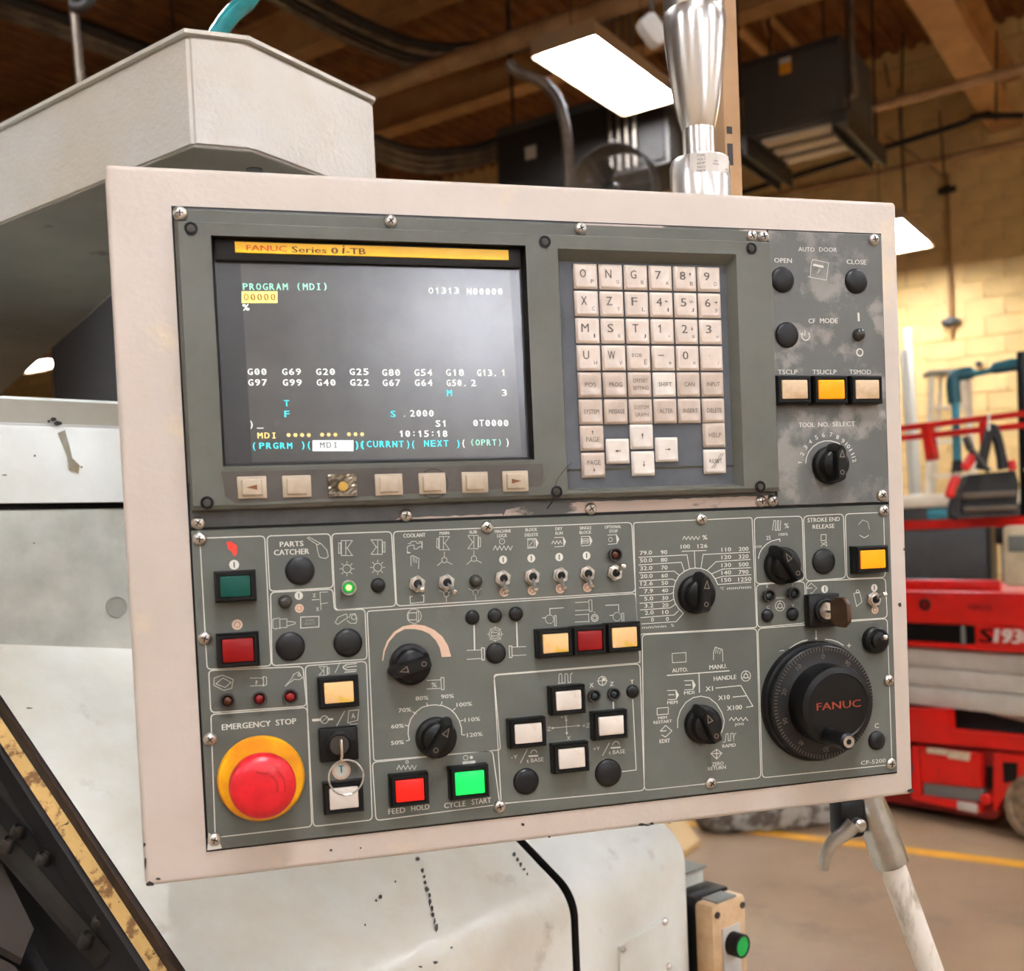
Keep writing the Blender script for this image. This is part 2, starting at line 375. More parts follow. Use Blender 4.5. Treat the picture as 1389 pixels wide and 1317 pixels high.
# --------------------------------------------------- steel beams
def ibeam(a0, b0, a1, b1, z, h, wf, tf=.02, tw=.012):
    bm = B(); d = Vector((a1-a0, b1-b0, 0)); L = d.length; T = Matrix.Translation((a0, b0, z)) @ Matrix.Rotation(math.atan2(d.y, d.x), 4, 'Z')
    box(bm, 0, L, -wf/2, wf/2, 0, tf, T=T); box(bm, 0, L, -wf/2, wf/2, h-tf, h, T=T); box(bm, 0, L, -tw/2, tw/2, tf, h-tf, T=T); return bm
zb = 5.5
g0 = onzr(1237, 0, zb); g1 = onzr(1380, 170, zb)
tag(wobj('steel_girder', ibeam(g0.x-10, (g0.y+g1.y)/2, AW-.02, (g0.y+g1.y)/2, zb, .5, .3), m_beam, room_=True), 'tan steel girder running to the block wall at the top right', 'girder')
q = onzr(600, 150, 5.5)
tag(wobj('steel_beam', ibeam(q.x, g1.y+.2, q.x, BFAR-.02, 5.45, .42, .2), m_beam, room_=True), 'tan steel beam crossing the roof behind the near ceiling light', 'beam', 'tan roof beams')
q = onzr(450, 60, 6.0)
tag(wobj('steel_beam', ibeam(q.x, g1.y+.2, q.x, BFAR-.02, 6.0, .42, .2), m_beam, room_=True), 'tan steel beam above the cover of the support arm', 'beam', 'tan roof beams')
for a in (-7, -2.5, 2.2):
    tag(wobj('steel_beam', ibeam(a, BNEAR+.02, a, BFAR-.02, 6.05, .42, .2), m_beam, room_=True), 'tan steel roof beam behind the viewer', 'beam', 'roof beams behind the viewer')
# bar joists between beams (open web)
def joist(b, a0, a1, z, label):
    r = root('bar_joist', None, label, 'joist', 'open web joists', T=ROOM @ Matrix.Translation(((a0+a1)/2, b, z)))
    L = (a1-a0)/2
    c = B(); box(c, -L, L, -.04, .04, .42, .45); obj('top_chord', c, m_beam, r, WM[r.name])
    c = B(); box(c, -L, L, -.04, .04, 0, .03); obj('bottom_chord', c, m_beam, r, WM[r.name])
    c = B(); n = int(2*L/.45)
    zz = [(-L+2*L*k/n, 0, .43 if k % 2 else .02) for k in range(n+1)]
    tube(c, zz, .012, 6); obj('web', c, m_beam, r, WM[r.name])
joist(.1, 9.0, AW-.02, 6.1, 'open web joist high at the top right corner of the photo')
joist(3.2, 9.3, AW-.02, 6.1, 'open web joist against the block wall beside the hanging heater')
# --------------------------------------------------- pipes (room frame paths)
def pipe(name, pts, r, m, label, cat='pipe', group=None, sm=0, seg=10):
    if sm: pts = smoothpath(pts, sm)
    bm = B(); tube(bm, pts, r, seg); tag(wobj(name, bm, m, room_=True), label, cat, group)
def pz(l, z): return [onzr(x, y, z) for x, y in l]
def pa(l, a): return [ona(x, y, a) for x, y in l]
def ext(p, q, t): return p+(q-p)*t
A1 = pa([(1000, 276), (1389, 192)], 11.8); pipe('wall_pipe', [ext(A1[0], A1[1], -.8), ext(A1[0], A1[1], 1.3)], .035, m_pipet, 'tan pipe running along the block wall, the lowest of them')
A2 = pa([(1045, 249), (1310, 166)], 11.2); pipe('black_pipe', [ext(A2[0], A2[1], -.6), A2[1]]+pa([(1316, 160), (1330, 158), (1389, 157)], 11.2), .03, m_pipeb, 'black pipe above the lowest tan wall pipe, ending at an elbow by the girder', sm=4)
A3 = pa([(1175, 148), (1389, 92)], 9.2); pipe('upper_pipe', [ext(A3[0], A3[1], -2), ext(A3[0], A3[1], 1.3)], .045, m_pipet, 'thick tan pipe crossing just below the girder')
A4 = pz([(505, 122), (851, 2)], 5.35); pipe('beam_pipe', [ext(A4[0], A4[1], -1.2), ext(A4[0], A4[1], 1.3)], .075, m_pipet, 'fat tan pipe running along the beam behind the near ceiling light')
for k, (dy, gr) in enumerate(((0, 1), (12, 1), (24, 1), (36, 1))):
    pts = pz([(330, -70+dy*1.2), (440, 2+dy), (520, 42+dy*.9), (565, 58+dy*.8), (640, 62+dy*.55), (770, 20+dy*.7), (900, -30+dy*.7)], 5.7)
    pipe('conduit', pts, .035, m_pipe if k % 2 else m_pipeb, ('uppermost', 'second', 'third', 'lowest')[k]+' of the four bundled conduits bending above the tan beam', 'conduit', 'bundled conduits over the beam', 5)
for k in range(4):
    pts = pz([(440, 158+k*9), (520, 190+k*9), (575, 205+k*9), (640, 200+k*8), (700, 180+k*8)], 5.0)
    pipe('conduit', pts, .028, (m_pipeb, m_pipe, m_pipe, m_pipe)[k], ('uppermost black', 'second', 'third', 'lowest')[k]+' conduit of the bundle left of the dark electrical cabinet', 'conduit', 'bundled conduits by the cabinet', 5)
for k in range(3):
    pts = pz([(-40, -20+k*11), (60, 14+k*11), (160, 52+k*11), (270, 94+k*11), (330, 118+k*11)], 5.9)
    pipe('conduit', pts, .05, (m_pipeb, m_pipe, m_pipe)[k], ('upper black', 'middle', 'lower')[k]+' conduit crossing the roof above the support arm', 'conduit', 'conduits over the support arm')
P = onzr(108, 108, 3.2); P2 = ext(onzr(95, 0, 4.6), onzr(95, 0, 4.6), 0)
q = fwd(97, -20, 4.2); q2 = fwd(110, 118, 4.2)
pipe('drop_conduit', [room(q)+Vector((0, 0, .9)), room(q), room(q2), room(q2)-Vector((0, 0, .25))], .017, m_pipe, 'vertical steel conduit dropping behind the support arm at the top left', 'conduit')
q = fwd(105, 5, 4.2); q2 = fwd(120, -10, 4.2)
pipe('cable_loop', [room(fwd(*p, 4.15)) for p in ((97, 8), (108, 10), (118, 4), (122, -12), (120, -40))], .022, m_pipeb, 'black cable loop hanging beside the vertical conduit at the top left', 'cable', sm=6)
for k, (x, y0, y1) in enumerate(((1220, 120, 350), (1232, -30, 108))): pass
for (x0, y0, x1, y1, a, lab) in ((1274, 150, 1281, 238, 11.75, 'thin rod dropping to the wall conduit bracket'), (1200, 85, 1206, 118, 10.5, 'left thin rod under the upper pipe'), (1218, 120, 1228, 290, 11.6, 'thin rod hanging at the right edge of the pendant top'),
                               (1225, 45, 1222, 190, 10.5, 'thin rod crossing the thick tan pipe beside the heater'), (1352, 42, 1351, 165, 9.8, 'thin rod hanging beside the girder'), (1116, 0, 1121, 150, 4.5+4, 'thin black rod in front of the hanging heater'), (689, 0, 688, 64, 7.4, 'thin rod hanging above the near ceiling light'), (429, 5, 432, 90, 7.3, 'thin rod hanging behind the support arm cover'), (231, 0, 238, 60, 6.2, 'thin rod hanging over the support arm top edge')):
    top = ona(x0, y0, a)
    if a < 8: top = Vector((top.x, top.y, HC))
    pipe('hanger_rod', [top, ona(x1, y1, a)], .009, m_pipeb, lab, 'rod')
c = [ona(1232, 205, 11.9), ona(1281, 240, 11.9)]
pipe('cable', [ext(c[0], c[1], -.6), c[1]], .014, m_pipet, 'thin tan conduit sloping down to the wall bracket', 'conduit')
# wall conduit with two brackets
T0, T1 = ona(1282, 236, 11.93), ona(1290, 448, 11.93)
r = root('wall_conduit', None, 'vertical conduit clipped to the block wall by two dark brackets', 'conduit', T=ROOM @ Matrix.Translation(T1))
c = B(); tube(c, [Vector((0, 0, 0)), Vector((0, 0, (T0-T1).z))], .022, 10); lathe(c, [(.022, 0), (.02, -.03), (.008, -.09)], 10); obj('pipe', c, M('brass_conduit', (150, 110, 60), .5), r, WM[r.name])
for y in (258, 437):
    z = (ona(1285, y, 11.93)-T1).z; c = B(); box(c, -.03, .02, -.09, .09, -.03, .03, bev=.006); box(c, -.045, -.01, -.04, .04, -.045, .045, bev=.006)
    obj('bracket', c, m_pipeb, r, WM[r.name] @ Matrix.Translation((0, 0, z)))
# anchor stub in the wall
q = ona(1328, 494, 11.95); bm = B(); lathe(bm, [(.035, 0), (.035, .03), (.012, .04)], 10, Matrix.Translation(q) @ Matrix.Rotation(-math.pi/2, 4, 'Y')); tag(wobj('wall_anchor', bm, m_pipeb, room_=True), 'small dark anchor stub in the block wall', 'anchor')
# --------------------------------------------------- ceiling lights: shallow housing, open below, lit diffuser of six tubes
lampparts = None
def light(a, b, z, label, group=None, rot=0, tilt=0):
    global lampparts
    T = ROOM @ Matrix.Translation((a, b, z)) @ Matrix.Rotation(rot, 4, 'Z') @ Matrix.Rotation(tilt, 4, 'X')
    r = root('ceiling_light', None, label, 'light', group, T=T)
    if lampparts is None:
        L, W = .61, .21; h = B()
        box(h, -L, L, -W, W, .07, .10)
        for s in (-1, 1):
            loft(h, [[Vector((-L, s*W, .09)), Vector((-L, s*(W+.012), .09)), Vector((-L, s*(W+.03), -.01)), Vector((-L, s*(W+.018), -.01))], [Vector((L, s*W, .09)), Vector((L, s*(W+.012), .09)), Vector((L, s*(W+.03), -.01)), Vector((L, s*(W+.018), -.01))]])
            box(h, s*L, s*(L+.012), -W-.02, W+.02, -.01, .1)
        box(h, -.12, .12, -.06, .06, .10, .16, bev=.01)
        tu = B()
        for k in range(6):
            y = -W+.035+k*(2*W-.07)/5
            tube(tu, [(-L+.02, y, .03), (L-.02, y, .03)], .022, 8)
        box(tu, -L+.015, L-.015, -W+.01, W-.01, .055, .068)
        bk = B(); tube(bk, [(-.5, 0, .1), (-.5, 0, 1.2)], .004, 5); bk2 = B(); tube(bk2, [(.5, 0, .1), (.5, 0, 1.2)], .004, 5)
        o1 = obj('housing', h, m_house, r, T); o2 = obj('tube_bank', tu, m_lamp, r, T); o3 = obj('hanger', bk, m_pipeb, r, T); o4 = obj('hanger', bk2, m_pipeb, r, T)
        lampparts = [o1, o2, o3, o4]
    else:
        for p in lampparts:
            o = p.copy(); COL.objects.link(o); setp(o, T, r)
light(6.06, 2.85, 4.5, 'big bright fluorescent ceiling light beside the steel lamp post')
light(10.55, 2.16, 4.25, 'ceiling light close to the block wall, showing right of the pendant')
light(9.55, 15.0, 4.5, 'distant ceiling light seen between support arm and machine', rot=R(90))
light(-4.0, -8.69, 3.6, 'unseen fluorescent lamp hung low and tilted to make the glare in the screen', rot=R(-24), tilt=R(55))  # unseen lamp, lowered and tilted at the pendant for the screen glare
for a, b in ((-4.5, -5.2), (.6, -5.2), (6.06, -5.2), (1.0, -8.7), (6.06, -8.7), (.2, 2.6), (-5.5, 2.6), (11.25, -3.2), (-1.2, -1.6), (-5.2, -1.6), (3, -2.2)):
    light(a, b, 4.5, 'unseen fluorescent ceiling light added behind the viewer', 'unseen ceiling lights added behind the viewer')  # unseen room lights, with extra rows added to brighten post and panel
# --------------------------------------------------- hanging heater (right) and electrical cabinet (left), fan
q = ona(1004, 85, 7.6); q1 = ona(1140, 32, 7.6); q2 = ona(1008, 190, 7.6)
b0, b1 = sorted((q.y, q1.y)); z0 = q2.z; z1 = q.z
r = root('unit_heater', None, 'dark grey unit heater hung from the roof with an orange sticker', 'heater', T=ROOM @ Matrix.Translation((7.6, (b0+b1)/2, z0)))
def rp(name, bm, m, **k): return obj(name, bm, m, r, WM[r.name], **k)
hw = (b1-b0)/2; H = z1-z0
c = B(); box(c, 0, .8, -hw, hw, 0, H, bev=.01); body = rp('casing', c, m_unit)
c = B(); box(c, -.012, 0, -hw+.02, hw-.16, .03, H-.05, bev=.004); rp('front_panel', c, m_unit)
c = B(); box(c, -.02, -.012, -hw+.02, hw-.02, H-.07, H-.02); rp('top_trim', c, m_unitb)
for s in (-1, 1):
    c = B(); box(c, -.1, .95, s*hw-.06, s*hw+.06, -.09, -.0); box(c, -.1, .95, s*hw-.06, s*hw-.045, -.15, -.09); box(c, -.1, .95, s*hw+.045, s*hw+.06, -.15, -.09); rp('support_channel', c, m_unitb)
for k in range(3):
    c = B(); box(c, .08+k*.24, .22+k*.24, -hw+.12, hw-.12, -.03, -.005); rp('louver', c, m_louver)
q = ona(1066, 92, 7.6); d = Vector((0, q.y-(b0+b1)/2, q.z-z0))
c = B(); box(c, -.018, -.012, d.y-.045, d.y+.045, d.z-.05, d.z+.075, bev=.004, seg=1); st = rp('sticker', c, m_stickero, label='orange sticker with a pale top')
c = B(); box(c, -.019, -.0185, d.y-.043, d.y+.043, d.z+.03, d.z+.07); obj('sticker_top', c, m_sticker, st, WM[r.name])
c = B(); tube(c, smoothpath([(.1, -hw-.05, H+.5), (.1, -hw-.05, .9*H), (.12, -hw-.05, .62*H), (.14, -hw-.06, .35*H), (.1, -hw-.03, .25*H), (.1, -hw+.1, .2*H)], 5), .022, 8); rp('supply_conduit', c, m_pipe)
for s in (-1, 1):
    for x in (.05, .75):
        c = B(); tube(c, [(x, s*(hw+.03), -.05), (x, s*(hw+.03), HC-z0)], .009, 6); rp('hanger_rod', c, m_pipeb)
# cabinet
q = ona(672, 175, 6.9); q1 = ona(905, 120, 6.9); q2 = ona(678, 262, 6.9)
b0, b1 = sorted((q.y, q1.y)); z0 = q2.z-.1; z1 = q.z
r = root('electrical_cabinet', None, 'large dark electrical cabinet high behind the industrial fan', 'cabinet', T=ROOM @ Matrix.Translation((6.9, (b0+b1)/2, z0)))
hw = (b1-b0)/2; H = z1-z0
c = B(); box(c, 0, .6, -hw, hw, 0, H, bev=.01); rp('casing', c, m_unit)
c = B(); box(c, -.02, 0, -hw+.03, hw-.03, .03, H-.08, bev=.004); rp('door', c, M('cabinet_door', (46, 44, 42), .85, spec=.2))
q = ona(720, 207, 6.88); c = B(); box(c, -.024, -.02, q.y-(b0+b1)/2-.05, q.y-(b0+b1)/2+.05, q.z-z0-.05, q.z-z0+.05); rp('sticker', c, m_sticker)
for s in (-1, 1):
    c = B(); tube(c, [(.3, s*(hw+.02), .1), (.3, s*(hw+.02), HC-z0)], .012, 6); rp('hanger_rod', c, m_pipeb)
for k in range(4):
    y = room(hit(830+k*11, 180, DA*6.85, DA)).y
    pipe('riser_conduit', [Vector((6.82, y, z0)), Vector((6.82, y, HC))], .012, m_pipe, ('leftmost', 'second from the left', 'third from the left', 'rightmost')[k]+' of four thin conduits rising beside the near ceiling light', 'conduit', 'thin riser conduits')
pipe('flexible_conduit', [room(fwd(*p, 5.6)) for p in ((690, 85), (700, 96), (735, 112), (757, 138), (768, 180), (770, 225), (772, 300))], .028, m_pipe, 'grey flexible conduit curving down in front of the electrical cabinet', 'conduit', sm=6)
# fan: guard rings, spokes, hub, blades
fc = room(fwd(834, 262, 5.0)); ft = room(CAM)-fc; yaw = math.atan2(ft.y, ft.x)-.35
r = root('industrial_fan', None, 'round black wire guarded fan behind the pendant top edge', 'fan', T=ROOM @ Matrix.Translation(fc) @ Matrix.Rotation(yaw, 4, 'Z') @ Matrix.Rotation(math.pi/2, 4, 'Y') @ Matrix.Rotation(math.pi/2, 4, 'Z'))
def ring(c, rad, z, t, seg=40): 
    loft(c, [[Vector(((rad+t*math.cos(u))*math.cos(2*math.pi*k/seg), (rad+t*math.cos(u))*math.sin(2*math.pi*k/seg), z+t*math.sin(u))) for u in (0, 1.57, 3.14, 4.71)] for k in range(seg+1)], cap=False)
c = B(); loft(c, [[Vector((rr*math.cos(2*math.pi*k/40), rr*math.sin(2*math.pi*k/40), z)) for rr, z in ((.2, -.07), (.21, -.07), (.21, .07), (.2, .07))] for k in range(41)], cap=False); rp('shroud', c, m_unitb)
for k in range(11):
    c = B(); ring(c, .04+.016*k, .07+.02*math.cos(k/11*1.5), .002, 32); rp('guard_ring', c, m_pipe)
for k in range(6):
    c = B(); u = k*math.pi/3; tube(c, [(.03*math.cos(u), .03*math.sin(u), .09), (.205*math.cos(u), .205*math.sin(u), .07)], .0025, 5); rp('guard_spoke', c, m_pipe)
c = B(); lathe(c, [(.035, -.05), (.045, 0), (.03, .04)], 16); rp('hub', c, m_unitb)
for k in range(3):
    c = B(); u = k*2.094; T = Matrix.Rotation(u, 4, 'Z') @ Matrix.Translation((.04, 0, 0)) @ Matrix.Rotation(.5, 4, 'X'); prism(c, [(0, -.02), (.06, -.055), (.14, -.05), (.145, .04), (.07, .06), (0, .02)], -.002, .002, T=T); rp('blade', c, m_unitb)
c = B(); tube(c, [(0, -.21, 0), (0, -fc.z+.02, 0)], .02, 10); lathe(c, [(.22, 0), (.22, .015), (.03, .03)], 24, Matrix.Translation((0, -fc.z, 0)) @ Matrix.Rotation(-math.pi/2, 4, 'X')); rp('stand', c, m_unitb)
c = B(); box(c, -.012, .012, .2, .24, -.02, .02); rp('top_bracket', c, m_sticker)
# tan roof column behind the lamp post, with slots
q = hit(989, 262, Vector((0, .152, 0)), Vector((0, 1, 0)))
r = root('perforated_upright', None, 'slim tan steel channel standing right behind the steel lamp post', 'upright', T=Matrix.Translation((q.x, .152, ZP+.25)))
c = B(); box(c, -.0075, .0075, -.010, .010, 0, 1.6, bev=.001); rp('channel', c, m_pipet)
for y, hh in ((209, .009), (176, .003)):
    z = hit(980, y, Vector((0, .142, 0)), Vector((0, 1, 0))).z-ZP-.25
    c = B(); box(c, -.0055, -.0005, -.0103, -.0098, z-hh, z+hh); rp('slot', c, m_pipeb)
q = fwd(885, 42, 3.4); bm = B(); box(bm, -.05, .05, -.03, .03, -.035, .035, bev=.02)
T = Matrix.Translation(q) @ Matrix.Rotation(.9, 4, 'Y'); tag(obj('spot_fitting', bm, m_sticker, None, T), 'small pale fitting beside the top of the steel lamp post', 'fitting')
pipe('fitting_rod', [room(q), room(q)+Vector((0, 0, 3.0))], .006, m_pipeb, 'thin rod above the small pale fitting', 'rod')
# =================================================================== SCISSOR LIFT (frame: x to the photo's right, y away, z up)
LX = Vector((.350, -.937, 0)).normalized(); LY = Vector((-LX.y, LX.x, 0))
P0 = DA*4.79+DB*.24
LM = Matrix(((LX.x, LY.x, 0, P0.x), (LX.y, LY.y, 0, P0.y), (0, 0, 1, 0), (0, 0, 0, 1)))
def lp(px, py, y=0.0):
    P = hit(px, py, P0+LY*y, LY)-P0; return P.dot(LX), P.z
XL = -1.25                                    # left end of the lift, hidden behind the pendant
XR = 1.0
lift = root('scissor_lift', None, 'red scissor lift with grey scissor arms parked behind the pendant', 'lift', T=LM)
def lo(name, bm, m, y=0, **k): return obj(name, bm, m, lift, LM, **k)
def lbox(x0, x1, z0, z1, y0, y1, bev=.008, bm=None):
    bm = bm or B(); box(bm, x0, x1, y0, y1, z0, z1, bev=bev); return bm
def zz(px, py): return lp(px, py)[1]
def xx(px, py): return lp(px, py)[0]
W = .76
zt, zm, zb_ = zz(1300, 803), zz(1300, 848), zz(1300, 877)
c = lbox(XL, XR, zm, zt, 0, .03, .01); lbox(XL, XR, zt-.02, zt, 0, W, .004, c); lbox(XL, XR, zm, zt, W-.03, W, .01, c)
lbox(XL, xx(1340, 806), zt-.005, zz(1300, 788), .10, .12, .01, c)
plat = lo('platform', c, m_red)
c = B(); box(c, XL, XR, .02, .03, zb_, zm); lo('platform_recess', c, m_black)
c = lbox(XL, XR, zb_-.012, zb_+.012, -.004, .03, .004); lo('lower_rail', c, m_red)
c = lbox(xx(1323, 860), XR, zb_+.01, zm, -.003, .03, .003); dp = lo('decal_panel', c, m_red)
c = B(); x, z = lp(1305, 860); box(c, x-.006, x+.006, .0, .02, zb_, zm); lo('recess_divider', c, m_grey)
def lt(s, px0, px1, py, hpx, m, name, italic=.0, bold=.0):
    a = lp(px0, py); b = lp(px1, py); h = abs(lp(px0, py-hpx/2)[1]-lp(px0, py+hpx/2)[1])
    bm = B(); text(bm, s, 0, 0, b[0]-a[0], h, 0, 0, 0, bold)
    for v in bm.verts: v.co = Vector((v.co.x+v.co.y*italic+(a[0]+b[0])/2, -.0045, v.co.y+(a[1]+b[1])/2))
    return obj(name, bm, m, dp if 'number' in name else plat, LM, smooth=None)
lt('S', 1331, 1347, 862, 19, m_black, 'number_print', .15, .012)
lt('1930', 1351, 1402, 863, 19, m_white, 'number_print', .15, .012)
lt('MIPLEX', 1315, 1346, 824, 7, m_reddk, 'word_print', 0, .006)
x, z = lp(1255, 820); bm = B(); T = Matrix.Translation((x, 0, z)) @ Matrix.Rotation(math.pi/2, 4, 'X'); lathe(bm, [(.03, 0), (.03, .006), (.018, .008), (.014, -.004)], 16, T); lo('socket', bm, m_pipeb)
# scissor stack
zs = [zz(1300, y) for y in (884, 911, 938, 966)]
for k in range(3):
    c = lbox(XL+.04, XR, zs[k+1]+.006, zs[k], .04, .09, .004); lbox(XL+.04, XR, zs[k+1]+.006, zs[k], W-.1, W-.05, .004, c); lo('scissor_arm', c, m_sciss)
c = B(); a0 = lp(1310, 967); a1 = lp(1389, 985); prism(c, [(a0[0], a0[1]), (a1[0]+.4, a1[1]-.06), (a1[0]+.4, a1[1]+.02), (a1[0], a0[1]+.01)], .1, .14, T=Matrix(((1, 0, 0, 0), (0, 0, 1, 0), (0, 1, 0, 0), (0, 0, 0, 1)))); lo('scissor_arm', c, m_sciss)
c = lbox(XL+.1, XR, zz(1300, 1010), zz(1300, 962), .15, W-.15); lo('dark_linkage_bay', c, m_dark)
# chassis
def lpoly(pts, y0, y1, m, name, **k):
    c = B(); q = [lp(*p) for p in pts]; prism(c, q, y0, y1, T=Matrix(((1, 0, 0, 0), (0, 0, 1, 0), (0, 1, 0, 0), (0, 0, 0, 1)))); return lo(name, c, m, **k)
lpoly([(1150, 958), (1285, 962), (1287, 990), (1400, 1000), (1400, 1020), (1240, 1006), (1150, 1004)], 0, .06, m_red, 'chassis_rail')
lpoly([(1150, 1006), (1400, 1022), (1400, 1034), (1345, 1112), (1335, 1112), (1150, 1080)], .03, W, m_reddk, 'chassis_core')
lpoly([(1252, 1014), (1330, 1022), (1333, 1068), (1254, 1060)], -.02, .03, m_red, 'battery_tray_door')
lpoly([(1240, 1012), (1250, 1013), (1252, 1078), (1240, 1076)], -.02, .03, m_red, 'tray_post')
lpoly([(1240, 1076), (1334, 1090), (1334, 1102), (1240, 1084)], -.02, .03, m_red, 'lower_bar')
lpoly([(1254, 1062), (1333, 1070), (1334, 1088), (1254, 1077)], -.005, .03, m_grey, 'tray_gap_panel')
lpoly([(1262, 1013), (1289, 1016), (1288, 1023), (1262, 1020)], -.028, -.02, m_cream, 'label_plate')
lpoly([(1291, 1017), (1320, 1020), (1318, 1031), (1290, 1027)], -.028, -.02, m_cream, 'label_plate')
lpoly([(1334, 1040), (1347, 1042), (1347, 1072), (1335, 1070)], .02, .034, m_black, 'slot')
lpoly([(1349, 1022), (1400, 1026), (1400, 1062), (1372, 1066), (1352, 1100), (1349, 1098)], -.01, .04, m_red, 'wheel_guard')
lpoly([(1362, 1033), (1382, 1034), (1381, 1058), (1364, 1061)], -.014, -.01, m_black, 'slot')
x, z = lp(1341, 1083); bm = B(); T = Matrix.Translation((x, -.03, z)) @ Matrix.Rotation(math.pi/2, 4, 'X'); lathe(bm, [(.026, -.04), (.026, 0), (.02, .006)], 16, T); lo('pivot_pin', bm, m_red)
c = B(); box(c, *[xx(p, 1090) for p in (1303, 1330)], -.03, -.02, zz(1310, 1098), zz(1310, 1086), bev=.004); lo('bright_bracket', c, m_sciss)
x, z = lp(1409, 1097); rw = z
for sx in (x, XL+.25):
    wr = lo('wheel', lathe_ := B(), m_tyre) if False else None
    c = B(); T = Matrix.Translation((sx, .03, rw)) @ Matrix.Rotation(math.pi/2, 4, 'X')
    lathe(c, [(rw*.72, -.08), (rw*.97, -.08), (rw, -.06), (rw, .03), (rw*.96, .045), (rw*.8, .05), (rw*.76, .04)], 36, T); wh = lo('wheel', c, m_tyre)
    c = B(); lathe(c, [(rw*.78, -.02), (rw*.74, .035), (rw*.66, .03), (rw*.62, .015), (rw*.3, .02), (rw*.25, .045), (0.001, .045)], 36, T); obj('rim', c, M('rim_brown', (96, 72, 46), .6), wh, LM)
    c = B(); lathe(c, [(rw*.32, .02), (rw*.3, .06), (.001, .062)], 20, T); obj('hub', c, m_red, wh, LM)
# guard rails (square tube), near side
def rail(p, q, m=m_red, t=.02, y=0.0, name='guard_rail', grow=0):
    a = lp(*p, y); b = lp(*q, y); c = B(); v = Vector((b[0]-a[0], 0, b[1]-a[1])); s = Vector((a[0], y, a[1])); e = s+v*(1+grow)
    u = v.normalized(); n = Vector((-u.z, 0, u.x))
    ring4 = lambda P: [P+n*t+Vector((0, -t, 0)), P+n*t+Vector((0, t, 0)), P-n*t+Vector((0, t, 0)), P-n*t+Vector((0, -t, 0))]
    loft(c, [ring4(s), ring4(e)]); return lo(name, c, m, smooth=None)
rail((1150, 590), (1389, 561), t=.013, grow=.4); rail((1150, 602), (1389, 577), t=.013, grow=.4)
rail((1258, 579), (1265, 624), t=.022, name='rail_post'); rail((1335, 572), (1337, 604), t=.018, name='rail_post')
rail((1150, 716), (1370, 707), t=.022, grow=.5)
for px in (1180, 1392):
    a = lp(px, 795); b = lp(px, 590 if px < 1300 else 475); c = lbox(a[0]-.02, a[0]+.02, a[1], b[1], 0, .04, .004); lo('rail_post', c, m_black if px > 1300 else m_red)
c = B(); box(c, *[xx(p, 750) for p in (1367, 1420)], -.05, .04, zz(1380, 794), zz(1380, 712), bev=.02); mb = lo('manual_box', c, m_cream)
c = B(); box(c, *[xx(p, 732) for p in (1376, 1420)], -.056, -.05, zz(1380, 748), zz(1380, 726), bev=.003); obj('box_recess', c, m_grey, mb, LM)
# =================================================================== things beyond the lift
FX = lambda px, py, d: fwd(px, py, d)
def facing(px, py, d, dyaw=0):                # upright frame at a measured ray and distance, x right, y away, z up
    P = fwd(px, py, d); v = P-CAM; a = math.atan2(-v.x, v.y)+dyaw
    return Matrix.Translation(P) @ Matrix.Rotation(a, 4, 'Z'), d/F*1.0
# bench cabinet
T, s = facing(1300, 740, 7.2, -.1); s *= 1.08
z0 = -T.translation.z
bench = root('tool_cabinet', None, 'charcoal steel cabinet with a silver top edge behind the lift rails', 'cabinet', T=T)
def bo(name, bm, m, **k): return obj(name, bm, m, bench, T, **k)
c = B(); box(c, -150*s, 37*s, 0, .6, z0, 72*s-.05, bev=.01); bo('casing', c, m_benchd)
c = B(); box(c, -152*s, 120*s, -.03, .6, 50*s, 66*s, bev=.006); bo('worktop', c, m_alu)
c = B(); box(c, -152*s, 120*s, -.02, .0, 24*s, 49*s, bev=.004); dr = bo('drawer', c, m_benchd)
c = B(); box(c, -35*s, -10*s, -.028, -.02, 34*s, 47*s, bev=.002); obj('blue_label', c, M('blue_label', (52, 128, 140), .5), dr, T)
for k in range(2):
    c = B(); box(c, -148*s, 33*s, -.015, .0, (-60-k*90)*s, (18-k*80)*s, bev=.004); bo('door', c, m_benchd)
c = B(); box(c, 48*s, 58*s, .05, .1, z0, 48*s, bev=.004); bo('leg', c, m_grey)
c = B(); box(c, 34*s, 37*s, -.02, .05, z0, 48*s, bev=.004); bo('leg', c, m_black)
c = B(); box(c, 110*s, 120*s, .05, .1, z0, 48*s, bev=.004); bo('leg', c, m_grey)
c = B(); box(c, 42*s, 62*s, -.01, .06, 0*s, 22*s, bev=.01); bo('bracket', c, m_black)
T, s = facing(160, 560, 6.5, -.3); z0 = -T.translation.z
dm = root('dark_filler', None, 'tall dark box added to darken the gap between boom and machine cover', 'machine', T=T)  # added box that blackens the gap by covering the bright wall
c = B(); box(c, -86*s, 200*s, 0, .9, z0, 200*s, bev=.02); obj('housing', c, m_dark, dm, T)
c = B(); box(c, -80*s, 20*s, -.02, 0, z0+.2, 170*s, bev=.01); dd_ = obj('door', c, m_pipeb, dm, T)
c = B(); tube(c, [(10*s, -.05, -40*s), (10*s, -.05, 60*s)], .012, 8); obj('filler_handle', c, m_dark, dd_, T)
